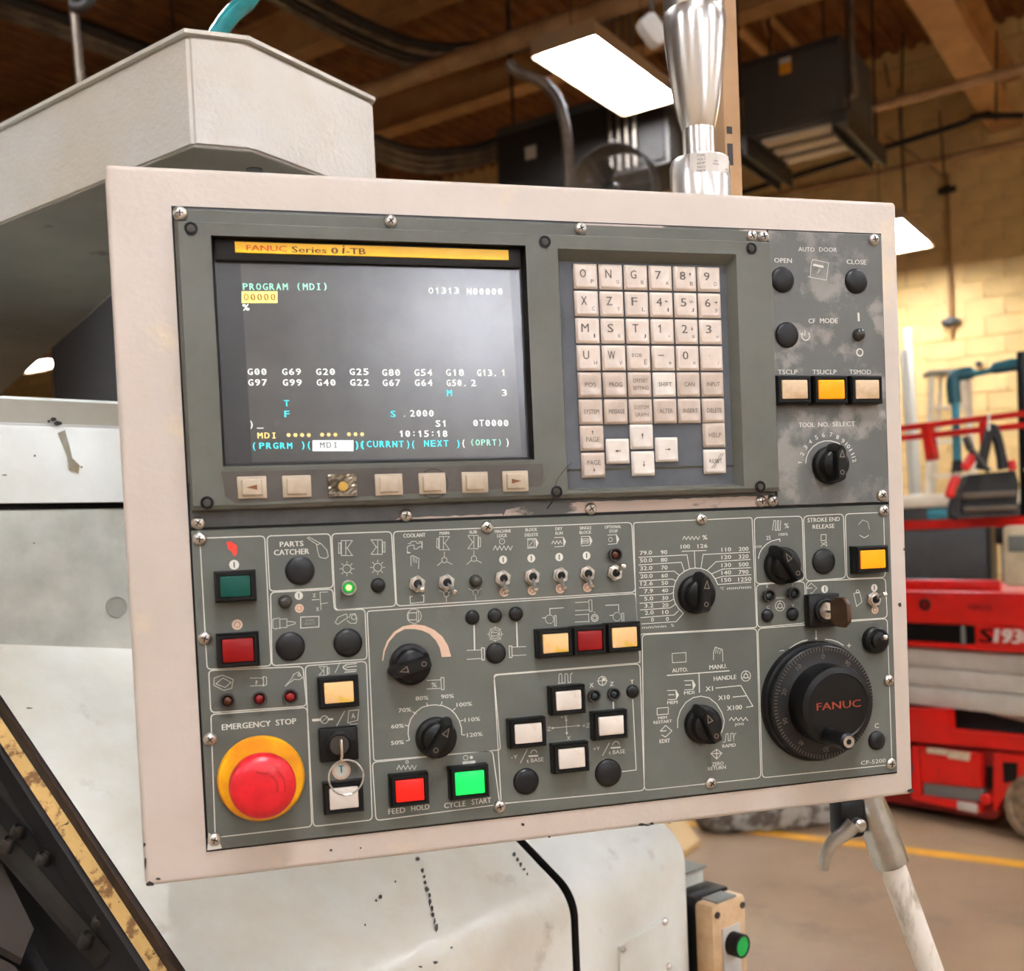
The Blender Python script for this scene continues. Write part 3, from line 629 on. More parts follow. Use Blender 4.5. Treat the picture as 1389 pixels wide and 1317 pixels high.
# step ladder
T, s = facing(1290, 668, 8.9, .25); s *= 1.05; z0 = -T.translation.z
lad = root('step_ladder', None, 'cream wooden step ladder leaning open before the block wall', 'ladder', T=T)
H = 152*s
def strut(bm, p, q, w, d):
    p = Vector(p); q = Vector(q); loft(bm, [[P+Vector((x*w, y*d, 0)) for x, y in ((-1, -1), (1, -1), (1, 1), (-1, 1))] for P in (p, q)])
for sgn, x0, x1 in ((-1, -20, -55), (1, 18, 40)):
    c = B(); strut(c, (x0*s, 0, H), (x1*s, -.35, z0), .022, .015); obj('front_rail', c, m_alu, lad, T)
    c = B(); strut(c, (x0*s*.9+14*s, .1, H), (x1*s*.8+24*s, .7, z0), .016, .014); obj('rear_rail', c, m_alu, lad, T)
c = B(); box(c, -26*s, 26*s, -.08, .14, H, H+.03, bev=.008); obj('top_cap', c, m_grey, lad, T)
for k in range(9):
    t = (k+1)/9.5; z = H+(z0-H)*t; xa = -20*s+(-35*s)*t; xb = 18*s+22*s*t
    c = B(); box(c, xa, xb, -.35*t-.05, -.35*t+.05, z-.015, z+.015); obj('step', c, m_alu, lad, T)
# white tubes leaning on the wall
for k, (x, y0, lab) in enumerate(((1231, 446, 'tall white tube leaning on the wall right of the pendant, the longer one'), (1226, 476, 'shorter white tube leaning on the wall against the pendant edge'))):
    P1 = fwd(x, y0, 10.9-.5*k); P2 = Vector((P1.x-.05, P1.y-.25, 0)); bm = B(); tube(bm, [P2, P1], .038, 10); tag(wobj('white_tube', bm, m_white), lab, 'tube', 'white tubes against the wall')
# teal jointed arm: elbow fittings, sleeve, chrome end
T, s = facing(1300, 645, 5.0, 0)
ta = root('jointed_arm', None, 'teal jointed air pipe with elbow and thick sleeve above the lift rail', 'arm', T=T)
def V(px, py, y=0): return Vector(((px-1300)*s*1.1, y, (645-py)*s*1.1))
def tp(name, bm, m, **k): return obj(name, bm, m, ta, T, **k)
c = B(); tube(c, [V(1299, 628), V(1299, 552)], 5.5*s, 12); tp('riser', c, M('pale_teal', (60, 140, 156), .4))
c = B(); tube(c, smoothpath([V(1298, 556), V(1297, 530), V(1303, 522), V(1320, 521)], 5), [9*s]*7+[8.5*s]*8+[7*s], 14); tp('elbow', c, M('deep_teal', (18, 82, 92), .4))
c = B(); tube(c, [V(1318, 521), V(1326, 522), V(1342, 520)], [6*s, 3.6*s, 3.6*s], 12); tp('neck', c, m_teal)
c = B(); tube(c, [V(1336, 521), V(1344, 518), V(1362, 516), V(1376, 517), V(1384, 518), V(1392, 518)], [3*s, 7.5*s, 8.5*s, 8*s, 6*s, 4*s], 14); tp('sleeve', c, M('deep_teal_sleeve', (14, 88, 98), .4))
c = B(); tube(c, [V(1299, 640), V(1299, 626)], [8*s, 6*s], 12); tp('lower_collar', c, m_black)
c = B(); tube(c, [V(1298, 654), V(1298, 640)], 6.5*s, 12); tp('chrome_end', c, m_chrome)
# tool bag with red handles hung on the rail
T, s = facing(1330, 665, 4.72, .15); s *= 1.1
tb = root('tool_bag', None, 'black open tool caddy with red grips hanging from the lift rail', 'tool bag', T=T)
def tbp(name, bm, m, **k): return obj(name, bm, m, tb, T, **k)
c = B(); prism(c, [(-26*s, -28*s), (40*s, -30*s), (44*s, 5*s), (40*s, 22*s), (-14*s, 20*s), (-22*s, 0)], 0, .18, T=Matrix(((1, 0, 0, 0), (0, 0, 1, 0), (0, 1, 0, 0), (0, 0, 0, 1)))); tbp('body', c, m_bag)
c = B(); box(c, -22*s, 40*s, -.02, 0, -10*s, -2*s, bev=.006); box(c, -20*s, 40*s, -.02, 0, -26*s, -20*s, bev=.006); tbp('web_strap', c, M('brown_strap', (92, 78, 62), .7))
c = B(); tube(c, smoothpath([(-30*s, -.02, -5*s), (-36*s, -.03, -26*s), (-28*s, -.02, -32*s)], 5), 5*s, 8); tbp('pouch', c, m_bag)
for k, pts in enumerate((((-38, -8), (-34, 6), (-28, 18)), ((-20, 26), (-12, 38), (-8, 44)))):
    c = B(); tube(c, smoothpath([(x*s, -.04, z*s) for x, z in pts], 5), [4*s]+[6*s]*9+[4*s], 10); tbp('red_grip', c, m_red)
c = B(); tube(c, smoothpath([(0, -.02, 25*s), (8*s, -.02, 60*s), (14*s, -.02, 75*s), (20*s, -.02, 60*s), (26*s, -.02, 24*s)], 6), [7*s, 7*s]+[6*s]*21+[7*s]*2, 8); tbp('carry_handle', c, m_bag)
c = B(); tube(c, [(9*s, -.04, 72*s), (10*s, -.04, 92*s)], 1.5*s, 6); tbp('hanging_cord', c, m_white)
c = B(); tube(c, [(-12*s, -.05, 50*s), (8*s, -.05, 22*s)], 3.5*s, 8); tube(c, [(-18*s, -.05, 66*s), (-12*s, -.05, 50*s)], 4.5*s, 8); tbp('long_tool', c, m_rail)
c = B(); tube(c, [(50*s, -.03, 20*s), (66*s, -.03, 40*s)], 3*s, 8); tbp('pale_tool', c, m_alu)
c = B(); tube(c, [(36*s, -.03, 22*s), (34*s, -.03, 34*s)], 5*s, 8); tbp('red_tool', c, m_red)
# cloth bundle on the floor and tan board
P = onz(1060, 1118, 0); bm = B(); n = 26; m_ = 12
for i in range(n+1):
    pass
rings = []
for i in range(n+1):
    t = i/n; rad = .05+.075*math.sin(math.pi*min(1, t*1.05))**.6; rings.append([Vector(((t-.5)*.85, math.cos(u)*rad*1.2, max(0, .075+math.sin(u)*rad*(1+.16*math.sin(9*t*6+u*2))))) for u in [2*math.pi*k/m_ for k in range(m_)]])
loft(bm, rings); T = Matrix.Translation(P) @ Matrix.Rotation(-.1, 4, 'Z')
tag(obj('cloth_bundle', bm, m_cloth, None, T), 'rolled crumpled grey sheet lying on the floor by the yellow line', 'cloth')
q = [onz(*p, 0) for p in ((880, 1112), (926, 1115), (950, 1148), (930, 1162), (880, 1165))]; bm = B()
prism(bm, [(p.x, p.y) for p in q], .002, .03); tag(wobj('floor_board', bm, [m_wood]), 'tan board with a dark edge on the floor beside the machine cover', 'board')
# =================================================================== LATHE
h = R(55); MD = Vector((math.sin(h), math.cos(h), 0)); ME = Vector((-MD.y, MD.x, 0))
MG = CAM+ray(778, 1215)*1.05
MM = Matrix(((MD.x, ME.x, 0, MG.x), (MD.y, ME.y, 0, MG.y), (0, 0, 1, MG.z), (0, 0, 0, 1)))   # x along the machine, y into it, z up, origin at the bend
lathe_r = root('lathe', None, 'pale grey machine tool with worn sheet covers behind the pendant', 'machine', T=MM)
def mo(name, bm, m, **k): return obj(name, bm, m, lathe_r, MM, **k)
SL = R(35)
def prof(s_top, zlow=-.75, rb=.045, th=0.0):
    """outer line of a cover: vertical front, bend, slope"""
    pts = [(0+th*0, zlow)]
    ang = math.pi/2-SL
    t = rb*math.tan(ang/2)
    pts.append((0, -t)); cx, cz = rb, -t
    for k in range(1, 9):
        u = math.pi-ang*k/8; pts.append((cx+rb*math.cos(u), cz+rb*math.sin(u)))
    pts.append((s_top*math.cos(SL), s_top*math.sin(SL)))
    return pts
def cover(d0, d1, s_top, off=0.0, lowz=-.75, rb=.045, roll=0.0):
    P = prof(s_top, lowz, rb); bm = B(); rings = []
    seq = [(d0, 0)]+([(d1-roll+roll*math.sin(u), roll*(1-math.cos(u))) for u in [math.pi/2*k/6 for k in range(7)]] if roll else [(d1, 0)])
    for d, inset in seq:
        rings.append([Vector((d, y+off+inset*.9, z-inset*.55)) for y, z in P]+[Vector((d, .9, P[-1][1])), Vector((d, .9, lowz))])
    fs = loft(bm, rings); fs[-2].material_index = 1; return bm
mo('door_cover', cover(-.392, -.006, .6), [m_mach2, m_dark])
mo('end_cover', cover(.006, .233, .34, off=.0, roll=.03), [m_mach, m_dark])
# inspection plate on the end cover
def mf(px, py, off=0.0):
    P = hit(px, py, MG+ME*off, ME)-MG; return P.dot(MD), P.z
q = [mf(*p) for p in ((838, 1284), (901, 1244), (905, 1330), (838, 1370))]
c = B(); prism(c, q, -.003, .001, T=Matrix(((1, 0, 0, 0), (0, 0, 1, 0), (0, 1, 0, 0), (0, 0, 0, 1)))); pl = mo('inspection_plate', c, m_mach)
for px, py in ((841, 1286), (898, 1249), (903, 1310)):
    d, z = mf(px, py); c = B(); lathe(c, [(.004, 0), (.004, .002), (.002, .004)], 10, Matrix.Translation((d, -.003, z)) @ Matrix.Rotation(math.pi/2, 4, 'X')); obj('screw', c, m_steel, pl, MM)
# dark rubber seal in the gap
c = B(); P = prof(.34, -.75, .045)
loft(c, [[Vector((d, y+.006*(1), z-.004)) for y, z in P] for d in (-.008, .008)], cap=False, closed=False); mo('gap_seal', c, m_black, smooth=60)
# flaked door edge: brown gasket and tan return flange below the left edge
SD = Vector((0, math.cos(SL), math.sin(SL))); SN = Vector((0, -math.sin(SL), math.cos(SL)))
def spt(px, py, depth=0.0):
    N = Matrix(((MD.x, ME.x, 0), (MD.y, ME.y, 0), (0, 0, 1))) @ SN
    P = hit(px, py, MG-N*depth, N)-MG; return Vector((P.dot(MD), P.dot(ME), P.z))
def strip(name, e0, e1, depth0, depth1, m, th=.006):
    a = [spt(*p, depth0) for p in e0]; b = [spt(*p, depth1) for p in e1]
    c = B(); vs = [a[0], a[1], b[1], b[0]]; n = (a[1]-a[0]).cross(b[0]-a[0]).normalized()
    loft(c, [[v for v in vs], [v-n*th for v in vs]]); return mo(name, c, m, smooth=None)
def exl(p, q, t): return (p[0]+(q[0]-p[0])*t, p[1]+(q[1]-p[1])*t)
ea, eb = (0, 935), (252, 1317); fa, fb = (0, 955), (239, 1317); ga, gb = (0, 1004), (206, 1317)
strip('gasket', (exl(ea, eb, -.4), exl(ea, eb, 1.5)), (exl(fa, fb, -.4), exl(fa, fb, 1.5)), .002, .018, m_gasket)
strip('flaked_edge', (exl(fa, fb, -.4), exl(fa, fb, 1.5)), (exl(ga, gb, -.4), exl(ga, gb, 1.5)), .0185, .03, m_rust)
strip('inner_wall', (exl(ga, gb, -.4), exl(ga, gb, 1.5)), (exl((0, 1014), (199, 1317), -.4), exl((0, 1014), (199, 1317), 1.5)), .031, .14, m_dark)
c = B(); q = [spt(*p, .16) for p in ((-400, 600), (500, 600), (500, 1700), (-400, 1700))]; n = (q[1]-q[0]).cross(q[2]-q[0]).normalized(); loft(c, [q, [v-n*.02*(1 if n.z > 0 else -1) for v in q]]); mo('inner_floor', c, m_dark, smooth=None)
# oily angle rail with bolts
RN = Matrix(((MD.x, ME.x, 0), (MD.y, ME.y, 0), (0, 0, 1))) @ SN
def rpoly(name, pts, depths, m, th=.008):
    v = [spt(*p, d) for p, d in zip(pts, depths)]; n = (v[1]-v[0]).cross(v[2]-v[0]).normalized()
    if n.z < 0: n = -n
    c = B(); loft(c, [v, [x-n*th for x in v]]); return mo(name, c, m, smooth=None)
ang = rpoly('rail_flange', [(-80, 955), (0, 1048), (168, 1243), (160, 1262), (0, 1078), (-80, 985)], [.07]*3+[.07]*3, m_rail)
rpoly('rail_web', [(-80, 985), (0, 1080), (160, 1264), (152, 1290), (0, 1115), (-80, 1020)], [.072]*3+[.066]*3, M('rail_web_paint', (46, 43, 39), .4, .3))
rpoly('rail_foot', [(-80, 1022), (0, 1117), (151, 1292), (133, 1306), (0, 1152), (-80, 1055)], [.067]*3+[.085]*3, m_rail)
for px, py in ((25, 1126), (11, 1143), (135, 1250), (118, 1272), (58, 1163), (-20, 1080)):
    v = spt(px, py, .062); c = B(); T = Matrix.Translation(v) @ Matrix.Rotation(SL, 4, 'X'); lathe(c, [(.006, -.008), (.006, .002), (.004, .005), (.0035, .001)], 12, T); mo('bolt', c, m_rail)
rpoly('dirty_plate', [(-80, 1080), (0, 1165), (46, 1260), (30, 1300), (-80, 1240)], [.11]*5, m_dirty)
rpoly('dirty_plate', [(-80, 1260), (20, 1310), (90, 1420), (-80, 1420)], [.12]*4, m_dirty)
# headstock housing on the left: lit band, leaning top strip, dark seam, lower wall
hp = spt(180, 880); HP = MG+MD*hp.x+ME*hp.y+Vector((0, 0, hp.z))
h2 = R(66); HD = Vector((math.sin(h2), math.cos(h2), 0)); HE = Vector((-HD.y, HD.x, 0))
HM = Matrix(((HD.x, HE.x, 0, HP.x), (HD.y, HE.y, 0, HP.y), (0, 0, 1, HP.z), (0, 0, 0, 1)))
def hpx(px, py): P = hit(px, py, HP, HE)-HP; return P.dot(HD), P.z
zs1, ze, zt_ = hpx(80, 686)[1], hpx(80, 577)[1], hpx(80, 543)[1]
x0, x1 = -1.6, .42
def ho(name, bm, m, **k): return obj(name, bm, m, lathe_r, HM, **k)
c = B(); box(c, x0, x1, 0, .5, -.5, zs1-.003, bev=.004); ho('lower_wall', c, m_machd)
c = B(); rings = []
for x in (x0, x1):
    rings.append([Vector((x, y, z)) for y, z in ((-.004, zs1+.003), (-.004, ze-.006), (0, ze), (-.002, ze+.003), (-.016, zt_-.003), (-.012, zt_), (.5, zt_), (.5, zs1+.003))])
loft(c, rings); ho('upper_housing', c, m_mach)
c = B(); box(c, x0, x1, .01, .5, zs1-.004, zs1+.004); ho('seam', c, m_black)
c = B(); tube(c, [(x0, .0015, ze), (x1, .0015, ze)], .0028, 8); ho('edge_highlight', c, M('edge_highlight_paint', (236, 238, 236), .3, .3))  # pale bead standing in for the highlight along the bend
x, z = hpx(158, 823); c = B(); lathe(c, [(.011, -.001), (.0105, .0015), (.010, .002), (.009, .0008), (.0001, .0008)], 24, Matrix.Translation((x, 0, z)) @ Matrix.Rotation(math.pi/2, 4, 'X') @ Matrix.Diagonal((1, 1, 1, 1))); ho('round_plug', c, M('plug_grey', (150, 150, 140), .5))
# worn marks and scratches: flakes of lost paint on the covers
random.seed(3)
def flakes(name, items, m, conv, T, parent, off):
    c = B()
    for x, y, rx, ry in items:
        k = 7; v = [conv(x+rx*math.cos(2*math.pi*i/k)*random.uniform(.6, 1.2), y+ry*math.sin(2*math.pi*i/k)*random.uniform(.6, 1.2)) for i in range(k)]
        poly(c, [q+off for q in v])
    return obj(name, c, m, parent, T, smooth=None)
sc = [(566, 1166, 3, 3)]+[(573+(k*2.1)+random.uniform(-1, 1), 1181+k*8.6, random.uniform(1.2, 3), random.uniform(2, 6.5)) for k in range(10)]+[(697+k*4.5, 1160+k*6.5, random.uniform(1.5, 3), random.uniform(2, 4)) for k in range(5)]+[(516, 1217, 3, 3), (510, 1222, 2, 2), (536, 1196, 1.5, 2), (495, 1255, 1.5, 2), (590, 1306, 4, 2.5), (612, 1286, 2, 2), (570, 1312, 3, 1.5)]+[(40, 961, 6, 1)]
flakes('paint_chips', sc, m_rail, lambda x, y: spt(x, y, 0), MM, lathe_r, SN*.0006)['kind'] = 'stuff'
def hconv(x, y): a, b_ = hpx(x, y); return Vector((a, -.005, b_))
obj('dirt_streak', (lambda c: (poly(c, [hconv(*p) for p in ((76, 588), (86, 584), (92, 605), (96, 622), (106, 632), (104, 643), (92, 638), (89, 620), (83, 604))]), c)[1])(B()), M('dirt_streak', (158, 156, 142), .6, rgb2=(140, 128, 104), scale=40), lathe_r, HM, smooth=None)
flakes('scuff_marks', [(70, 570, 5, 3), (76, 575, 7, 3), (64, 572, 3, 2), (108, 634, 2, 1.5), (45, 619, 1.6, 1.6), (4, 645, 4, 1), (44, 737, 2, 1)], m_rail, hconv, HM, lathe_r, Vector((0, -.0006, 0)))['kind'] = 'stuff'
# =================================================================== push button station at the machine's right end
T, s = facing(967, 1214, 1.25, .88)
z = -T.translation.z
pb = root('push_button_station', None, 'small beige push button box with a green button beside the machine', 'button box', T=T)
def po(name, bm, m, **k): return obj(name, bm, m, pb, T, **k)
c = B(); box(c, -.03, .03, 0, .035, -.16, .004, bev=.004); po('back_box', c, m_black)
c = B(); box(c, -.031, .031, -.024, .004, -.16, .0, bev=.006); po('cover', c, m_pushbox)
c = B(); box(c, -.02, .016, -.022, .0015, -.001, .0015, bev=.001); po('label_strip', c, m_grey)
c = B(); box(c, -.016, .016, -.026, -.024, -.15, -.03, bev=.002); po('face_plate', c, m_sticker)
for x in (-.023, .023):
    c = B(); lathe(c, [(.004, 0), (.004, .0015), (.0025, .001)], 10, Matrix.Translation((x, -.024, -.012)) @ Matrix.Rotation(math.pi/2, 4, 'X')); po('screw', c, m_rail)
for zz_, m in ((-.05, 'g'), (-.1, 'b')):
    T2 = Matrix.Translation((0, -.024, zz_)) @ Matrix.Rotation(math.pi/2, 4, 'X')
    c = B(); lathe(c, [(.0135, 0), (.0135, .017), (.0115, .018), (.0112, .016)], 24, T2); bt = po('push_button', c, m_matblack, label='green push button' if m == 'g' else 'black push button')
    c = B(); lathe(c, [(.0112, .012), (.0112, .0165), (.001, .0172)], 24, T2); obj('button_cap', c, M('green_cap', (14, 160, 70), .35, emit=.1) if m == 'g' else m_cap, bt, T)
c = B(); box(c, -.10, .028, .036, .13, -.9, .018, bev=.003); po('mounting_box', c, m_machd)
c = B(); box(c, -.103, .031, .033, .133, .0185, .0215, bev=.001); po('mounting_lid', c, m_grey)
# =================================================================== support arm cover above the pendant
ZA_ = 1.80
q = {k: onz(*p, ZA_) for k, p in dict(a=(0, 305), b=(262, 198), c=(342, 205), d=(430, 237.5), f=(146, 402), g=(8, 528)).items()}
dirL = (q['a']-q['b']).normalized(); dirR = (q['d']-q['c']).normalized()
P1 = q['b']+dirL*2.4
tmp = hit(511, 243, q['c'], dirR.cross(Vector((0, 0, 1)))); e = Vector((tmp.x, tmp.y, ZA_))
dg = (q['g']-q['f']).normalized(); Pg = q['g']+dg*.8; Pf = q['f']-dg*.25
out = [P1, q['b'], q['c'], e, e+(e-CAM).xy.to_3d().normalized()*.3+Vector((-.08, 0, 0)), Pf, Pg]
zt1 = hit(262, 42, q['b'], Vector((-dirL.y, dirL.x, 0))).z
c = B(); oc = Vector((q['b'].x, q['b'].y, ZA_))
arm = root('overhead_boom', oc, 'beige sheet steel boom reaching over the top left of the pendant', 'boom')
prism(c, [(p.x-oc.x, p.y-oc.y) for p in out], 0, zt1-ZA_)
bmesh.ops.bevel(c, geom=[e_ for e_ in c.edges], offset=.003, segments=2, affect='EDGES'); obj('arm_shell', c, m_arm, arm, Matrix.Translation(oc), smooth=40)
n_ = Vector((dirL.y, -dirL.x, 0))
if n_.dot(CAM-oc) < 0: n_ = -n_
nr = Vector((dirR.y, -dirR.x, 0))
if nr.dot(CAM-oc) < 0: nr = -nr
top = [oc+dirL*.36+n_*.003, oc+n_*.003, q['c']+nr*.003, e+nr*.003+dirR*0, e+(e-CAM).xy.to_3d().normalized()*.28+Vector((-.08, 0, 0)), oc+dirL*.36-n_*.3]
c = B(); prism(c, [(p.x-oc.x, p.y-oc.y) for p in top], zt1-ZA_+.0005, zt1-ZA_+.004); obj('lid', c, m_arm, arm, Matrix.Translation(oc), smooth=None)
c = B(); prism(c, [(p.x-oc.x, p.y-oc.y) for p in out], -.0012, -.0002); obj('underside', c, M('underside_shade_grey', (112, 108, 97), .6, rgb2=(92, 88, 78), scale=5, spread=(.4, .65), third=((60, 56, 48), 16, (.66, .7))), arm, Matrix.Translation(oc), smooth=None)  # shade under the boom painted in as darker grey; specks are dirt
hp_ = onz(345, 229, ZA_); c = B(); lathe(c, [(.008, -.0018), (.008, .002)], 20, Matrix.Translation(hp_-oc)); obj('bolt_hole', c, m_black, arm, Matrix.Translation(oc))
# hanging bracket from arm down to pendant (hidden swivel)
ZT = ZP+.4375
sw = onz(168, 238, ZA_)-n_*.045; c = B(); tube(c, [Vector((sw.x, sw.y, ZT-.30))-oc, Vector((sw.x, sw.y, ZA_+.01))-oc], .02, 20); box(c, sw.x-.02-oc.x, .12-oc.x, .145-oc.y, sw.y+.02-oc.y, ZT-.24-oc.z, ZT-.20-oc.z); obj('swivel_tube', c, m_rail, arm, Matrix.Translation(oc))
# teal hose
hz = [fwd(*p, 1.10) for p in ((286, 62), (299, 40), (316, 18), (336, 0), (352, -30), (360, -80))]
bm = B(); tube(bm, smoothpath(hz, 6), .0092, 16); tag(wobj('teal_hose', bm, m_teal), 'shiny teal air hose rising from the top of the support arm', 'hose')
# =================================================================== pole with clamp behind the lower right corner
Pa, Pb = fwd(1178, 1085, .98), fwd(1262, 1317, .98)
d = (Pb-Pa).normalized()
pr = root('support_pole', Pa, 'worn pale pole in a steel socket with a lever below the pendant', 'pole')
T = Matrix.Translation(Pa)
c = B(); tube(c, [d*.045, d*.06, (Pb-Pa)*(Pa.z/(Pa.z-Pb.z))], .0118, 20); obj('pole_tube', c, m_tube, pr, T)
c = B(); tube(c, [d*-.035, d*.0, d*.02, d*.062], [.013, .014, .0155, .0165], 24); obj('socket', c, m_galv, pr, T)
c = B(); tube(c, [d*.055, d*.064], .0125, 20); obj('socket_gasket', c, m_black, pr, T)
v = fwd(1150, 1112, .97)-Pa
c = B(); box(c, v.x-.012, v.x+.014, v.y-.008, v.y+.014, v.z-.016, v.z+.02, bev=.005); obj('clamp_block', c, m_black, pr, T)
c = B(); lathe(c, [(.006, -.004), (.006, .006), (.004, .008)], 14, Matrix.Translation(v+Vector((.003, -.01, -.002))) @ Matrix.Rotation(math.pi/2, 4, 'X')); obj('pivot_bolt', c, m_steel, pr, T)
lv = [fwd(*p, .95)-Pa for p in ((1158, 1118), (1146, 1130), (1132, 1140), (1122, 1154), (1118, 1170), (1118, 1180))]
c = B(); L = smoothpath(lv, 4); tube(c, L, [.0075-.0035*k/len(L) for k in range(len(L))], 10); obj('lever', c, m_galv, pr, T)
# =================================================================== OPERATOR PENDANT (frame u right, v up, n towards the viewer)
PW, PH = .545, .4375
pen = root('control_pendant', None, 'beige machine control pendant full of buttons, knobs, keypad and lit screen', 'control panel', T=PT(PW/2, 0, -.07))
def pobj(name, bm, m, T=None, parent=None, **k): return obj(name, bm, m, parent or pen, T if T is not None else PF, **k)
def ubox(bm, px0, py0, px1, py1, n0, n1, bev=0, nn=None, mi=0):
    """box over the rectangle between two measured corners (seen at depth nn)"""
    nn = n1 if nn is None else nn
    a = uv(px0, py0, nn); b = uv(px1, py1, nn); box(bm, a[0], b[0], a[1], b[1], n0, n1, bev, mi)
# housing
c = B(); box(c, 0, PW, 0, PH, -.14, 0, bev=.0035, seg=3); pobj('housing', c, m_frame)
c = B()
random.seed(11)
for x, y, rx, ry in ((203, 1199, 7, 4), (214, 1192, 4, 2), (197, 1170, 2, 9), (195, 1146, 2.5, 4), (205, 1205, 10, 3), (870, 1118, 6, 2.4), (884, 1117, 4, 2), (878, 1120, 5, 2), (908, 1117, 3, 2), (296, 1193, 5, 1.5), (449, 1153, 2, 1.6), (489, 1150, 1.6, 1.4), (745, 1135, 2, 1.6), (709, 1118, 3, 2), (1220, 820, 3, 3), (1238, 1040, 2.4, 12), (1236, 1072, 6, 3), (1190, 1088, 9, 2), (1166, 1092, 6, 2), (145, 530, 1, 2), (156, 545, 2, 1), (1226, 745, 1.4, 2)):
    k = 8; cl_ = lambda q_: (min(max(q_[0], .0006), PW-.0006), min(max(q_[1], .0006), PH-.0006), .0004)
    poly(c, [cl_(uv(x+rx*math.cos(2*math.pi*i/k)*random.uniform(.6, 1.2), y+ry*math.sin(2*math.pi*i/k)*random.uniform(.6, 1.2), 0)) for i in range(k)])
pobj('paint_chips', c, m_rail, smooth=None, kind='stuff')
# back plates: dark gap line, ledge, lower plate, upper right plate
c = B(); u0, v0 = uv(280, 1154); box(c, .0372, .5308, .0175, .4138, -.004, .0004); pobj('gap_gasket', c, m_black)
c = B(); box(c, .0385, .5296, .0188, .2168, 0, .0022, bev=.0006, seg=1); lowp = pobj('lower_panel', c, m_plate)
c = B(); box(c, .4385, .5296, .2186, .4126, 0, .0022, bev=.0006, seg=1); upp = pobj('upper_right_panel', c, m_plate2)
c = B(); box(c, .0385, .4372, .2186, .4126, 0, .0014); led = pobj('ledge_plate', c, m_ledge2)
random.seed(5); c = B()
v0_, v1_ = .2189, .2262
up_ = [(.2385+k*.004+random.uniform(-.0012, .0012), v1_-.0035*max(0, 1-k/5)+random.uniform(-.0004, .0002)*(k > 4)) for k in range(50) if .2385+k*.004 < .437]
poly(c, [(u_, v_, .00145) for u_, v_ in [(.237, v0_), (.437, v0_)]+up_[::-1]])
th = [(.168+k*.004, v0_+.0011+random.uniform(-.0003, .0004)) for k in range(18)]
poly(c, [(u_, v_, .00145) for u_, v_ in [(.165, v0_), (.237, v0_)]+th[::-1]])
obj('bare_patch', c, m_ledge, led, PF, smooth=None)
c = B(); box(c, .30, .4372, .4108, .4126, .0014, .0018); obj('bare_edge', c, m_ledge, led, PF)
c = B(); poly(c, [(*uv(*p, 0), .0026) for p in ((281, 1152), (301, 1149), (298, 1140), (283, 1128))]); pobj('bare_corner', c, m_white, smooth=None)
# display unit: flange and raised casing with two windows
N0, N1 = .0032, .0105
def rect(a, b, c_, d): return a, b, c_, d
cu0, cu1, cv0, cv1 = .0398, .4362, .2285, .4105

W1 = (uv(286, 322, N1)[0], uv(724, 600, N1)[0], uv(300, 633, N1)[1], uv(500, 326, N1)[1])
W2 = (uv(763, 500, N1)[0], uv(1004, 500, N1)[0], uv(880, 664, N1)[1], uv(880, 341, N1)[1])
ct = .4012                                  # top of the raised part
def holed(bm, outer, holes, n0, n1):
    us = sorted({outer[0], outer[1]}|{h_[0] for h_ in holes}|{h_[1] for h_ in holes}); vs = sorted({outer[2], outer[3]}|{h_[2] for h_ in holes}|{h_[3] for h_ in holes})
    for i in range(len(us)-1):
        for j in range(len(vs)-1):
            cx, cy = (us[i]+us[i+1])/2, (vs[j]+vs[j+1])/2
            if not any(h_[0] < cx < h_[1] and h_[2] < cy < h_[3] for h_ in holes):
                poly(bm, [(us[i], vs[j], n1), (us[i+1], vs[j], n1), (us[i+1], vs[j+1], n1), (us[i], vs[j+1], n1)])
    bmesh.ops.remove_doubles(bm, verts=bm.verts[:], dist=1e-6)
    a, b, c0, d = outer; e = .0025
    loft(bm, [[Vector(p) for p in ((a, c0, n1), (b, c0, n1), (b, d, n1), (a, d, n1))], [Vector(p) for p in ((a-e*.4, c0-e, n1-e*.6), (b+e*.4, c0-e, n1-e*.6), (b+e*.4, d+e*.4, n1-e*.6), (a-e*.4, d+e*.4, n1-e*.6))], [Vector(p) for p in ((a-e*.5, c0-e*1.3, n0), (b+e*.5, c0-e*1.3, n0), (b+e*.5, d+e*.5, n0), (a-e*.5, d+e*.5, n0))]], cap=False)
c = B(); holed(c, (cu0+.001, cu1-.001, cv0+.003, ct), (W1, W2), .0012, N1); cas = pobj('display_casing', c, m_case, smooth=30)
c = B(); holed(c, (cu0-.0004, cu1, cv0+.02, .4106), (W1, W2), 0, N0); pobj('casing_flange', c, m_case, smooth=30)
def funnel(Wn, inner, n_in, n_out, m, name):
    a = [(Wn[0], Wn[2]), (Wn[1], Wn[2]), (Wn[1], Wn[3]), (Wn[0], Wn[3])]; b = [(inner[0], inner[2]), (inner[1], inner[2]), (inner[1], inner[3]), (inner[0], inner[3])]
    bm = B(); loft(bm, [[Vector((*p, n_out)) for p in a], [Vector((*p, n_in)) for p in b]], cap=False); return pobj(name, bm, m, smooth=None)
NS = .0016                                  # screen plane
S1 = (uv(299, 500, NS)[0], uv(713, 500, NS)[0], uv(500, 625, NS)[1], uv(500, 356, NS)[1])
funnel(W1, (S1[0], S1[1], S1[2], W1[3]-.0004), NS, N1, m_bezel, 'screen_surround')
c = B(); box(c, S1[0], S1[1], S1[2], S1[3], NS-.001, NS); scr = pobj('screen', c, m_screenb)
L = Leg(NS+.0002)
poly(L.bm, [(*L.p(*p), 0) for p in ((342, 627), (708, 618), (691, 368), (326, 357))]); 
L.done('screen_glass', m_screen, scr)
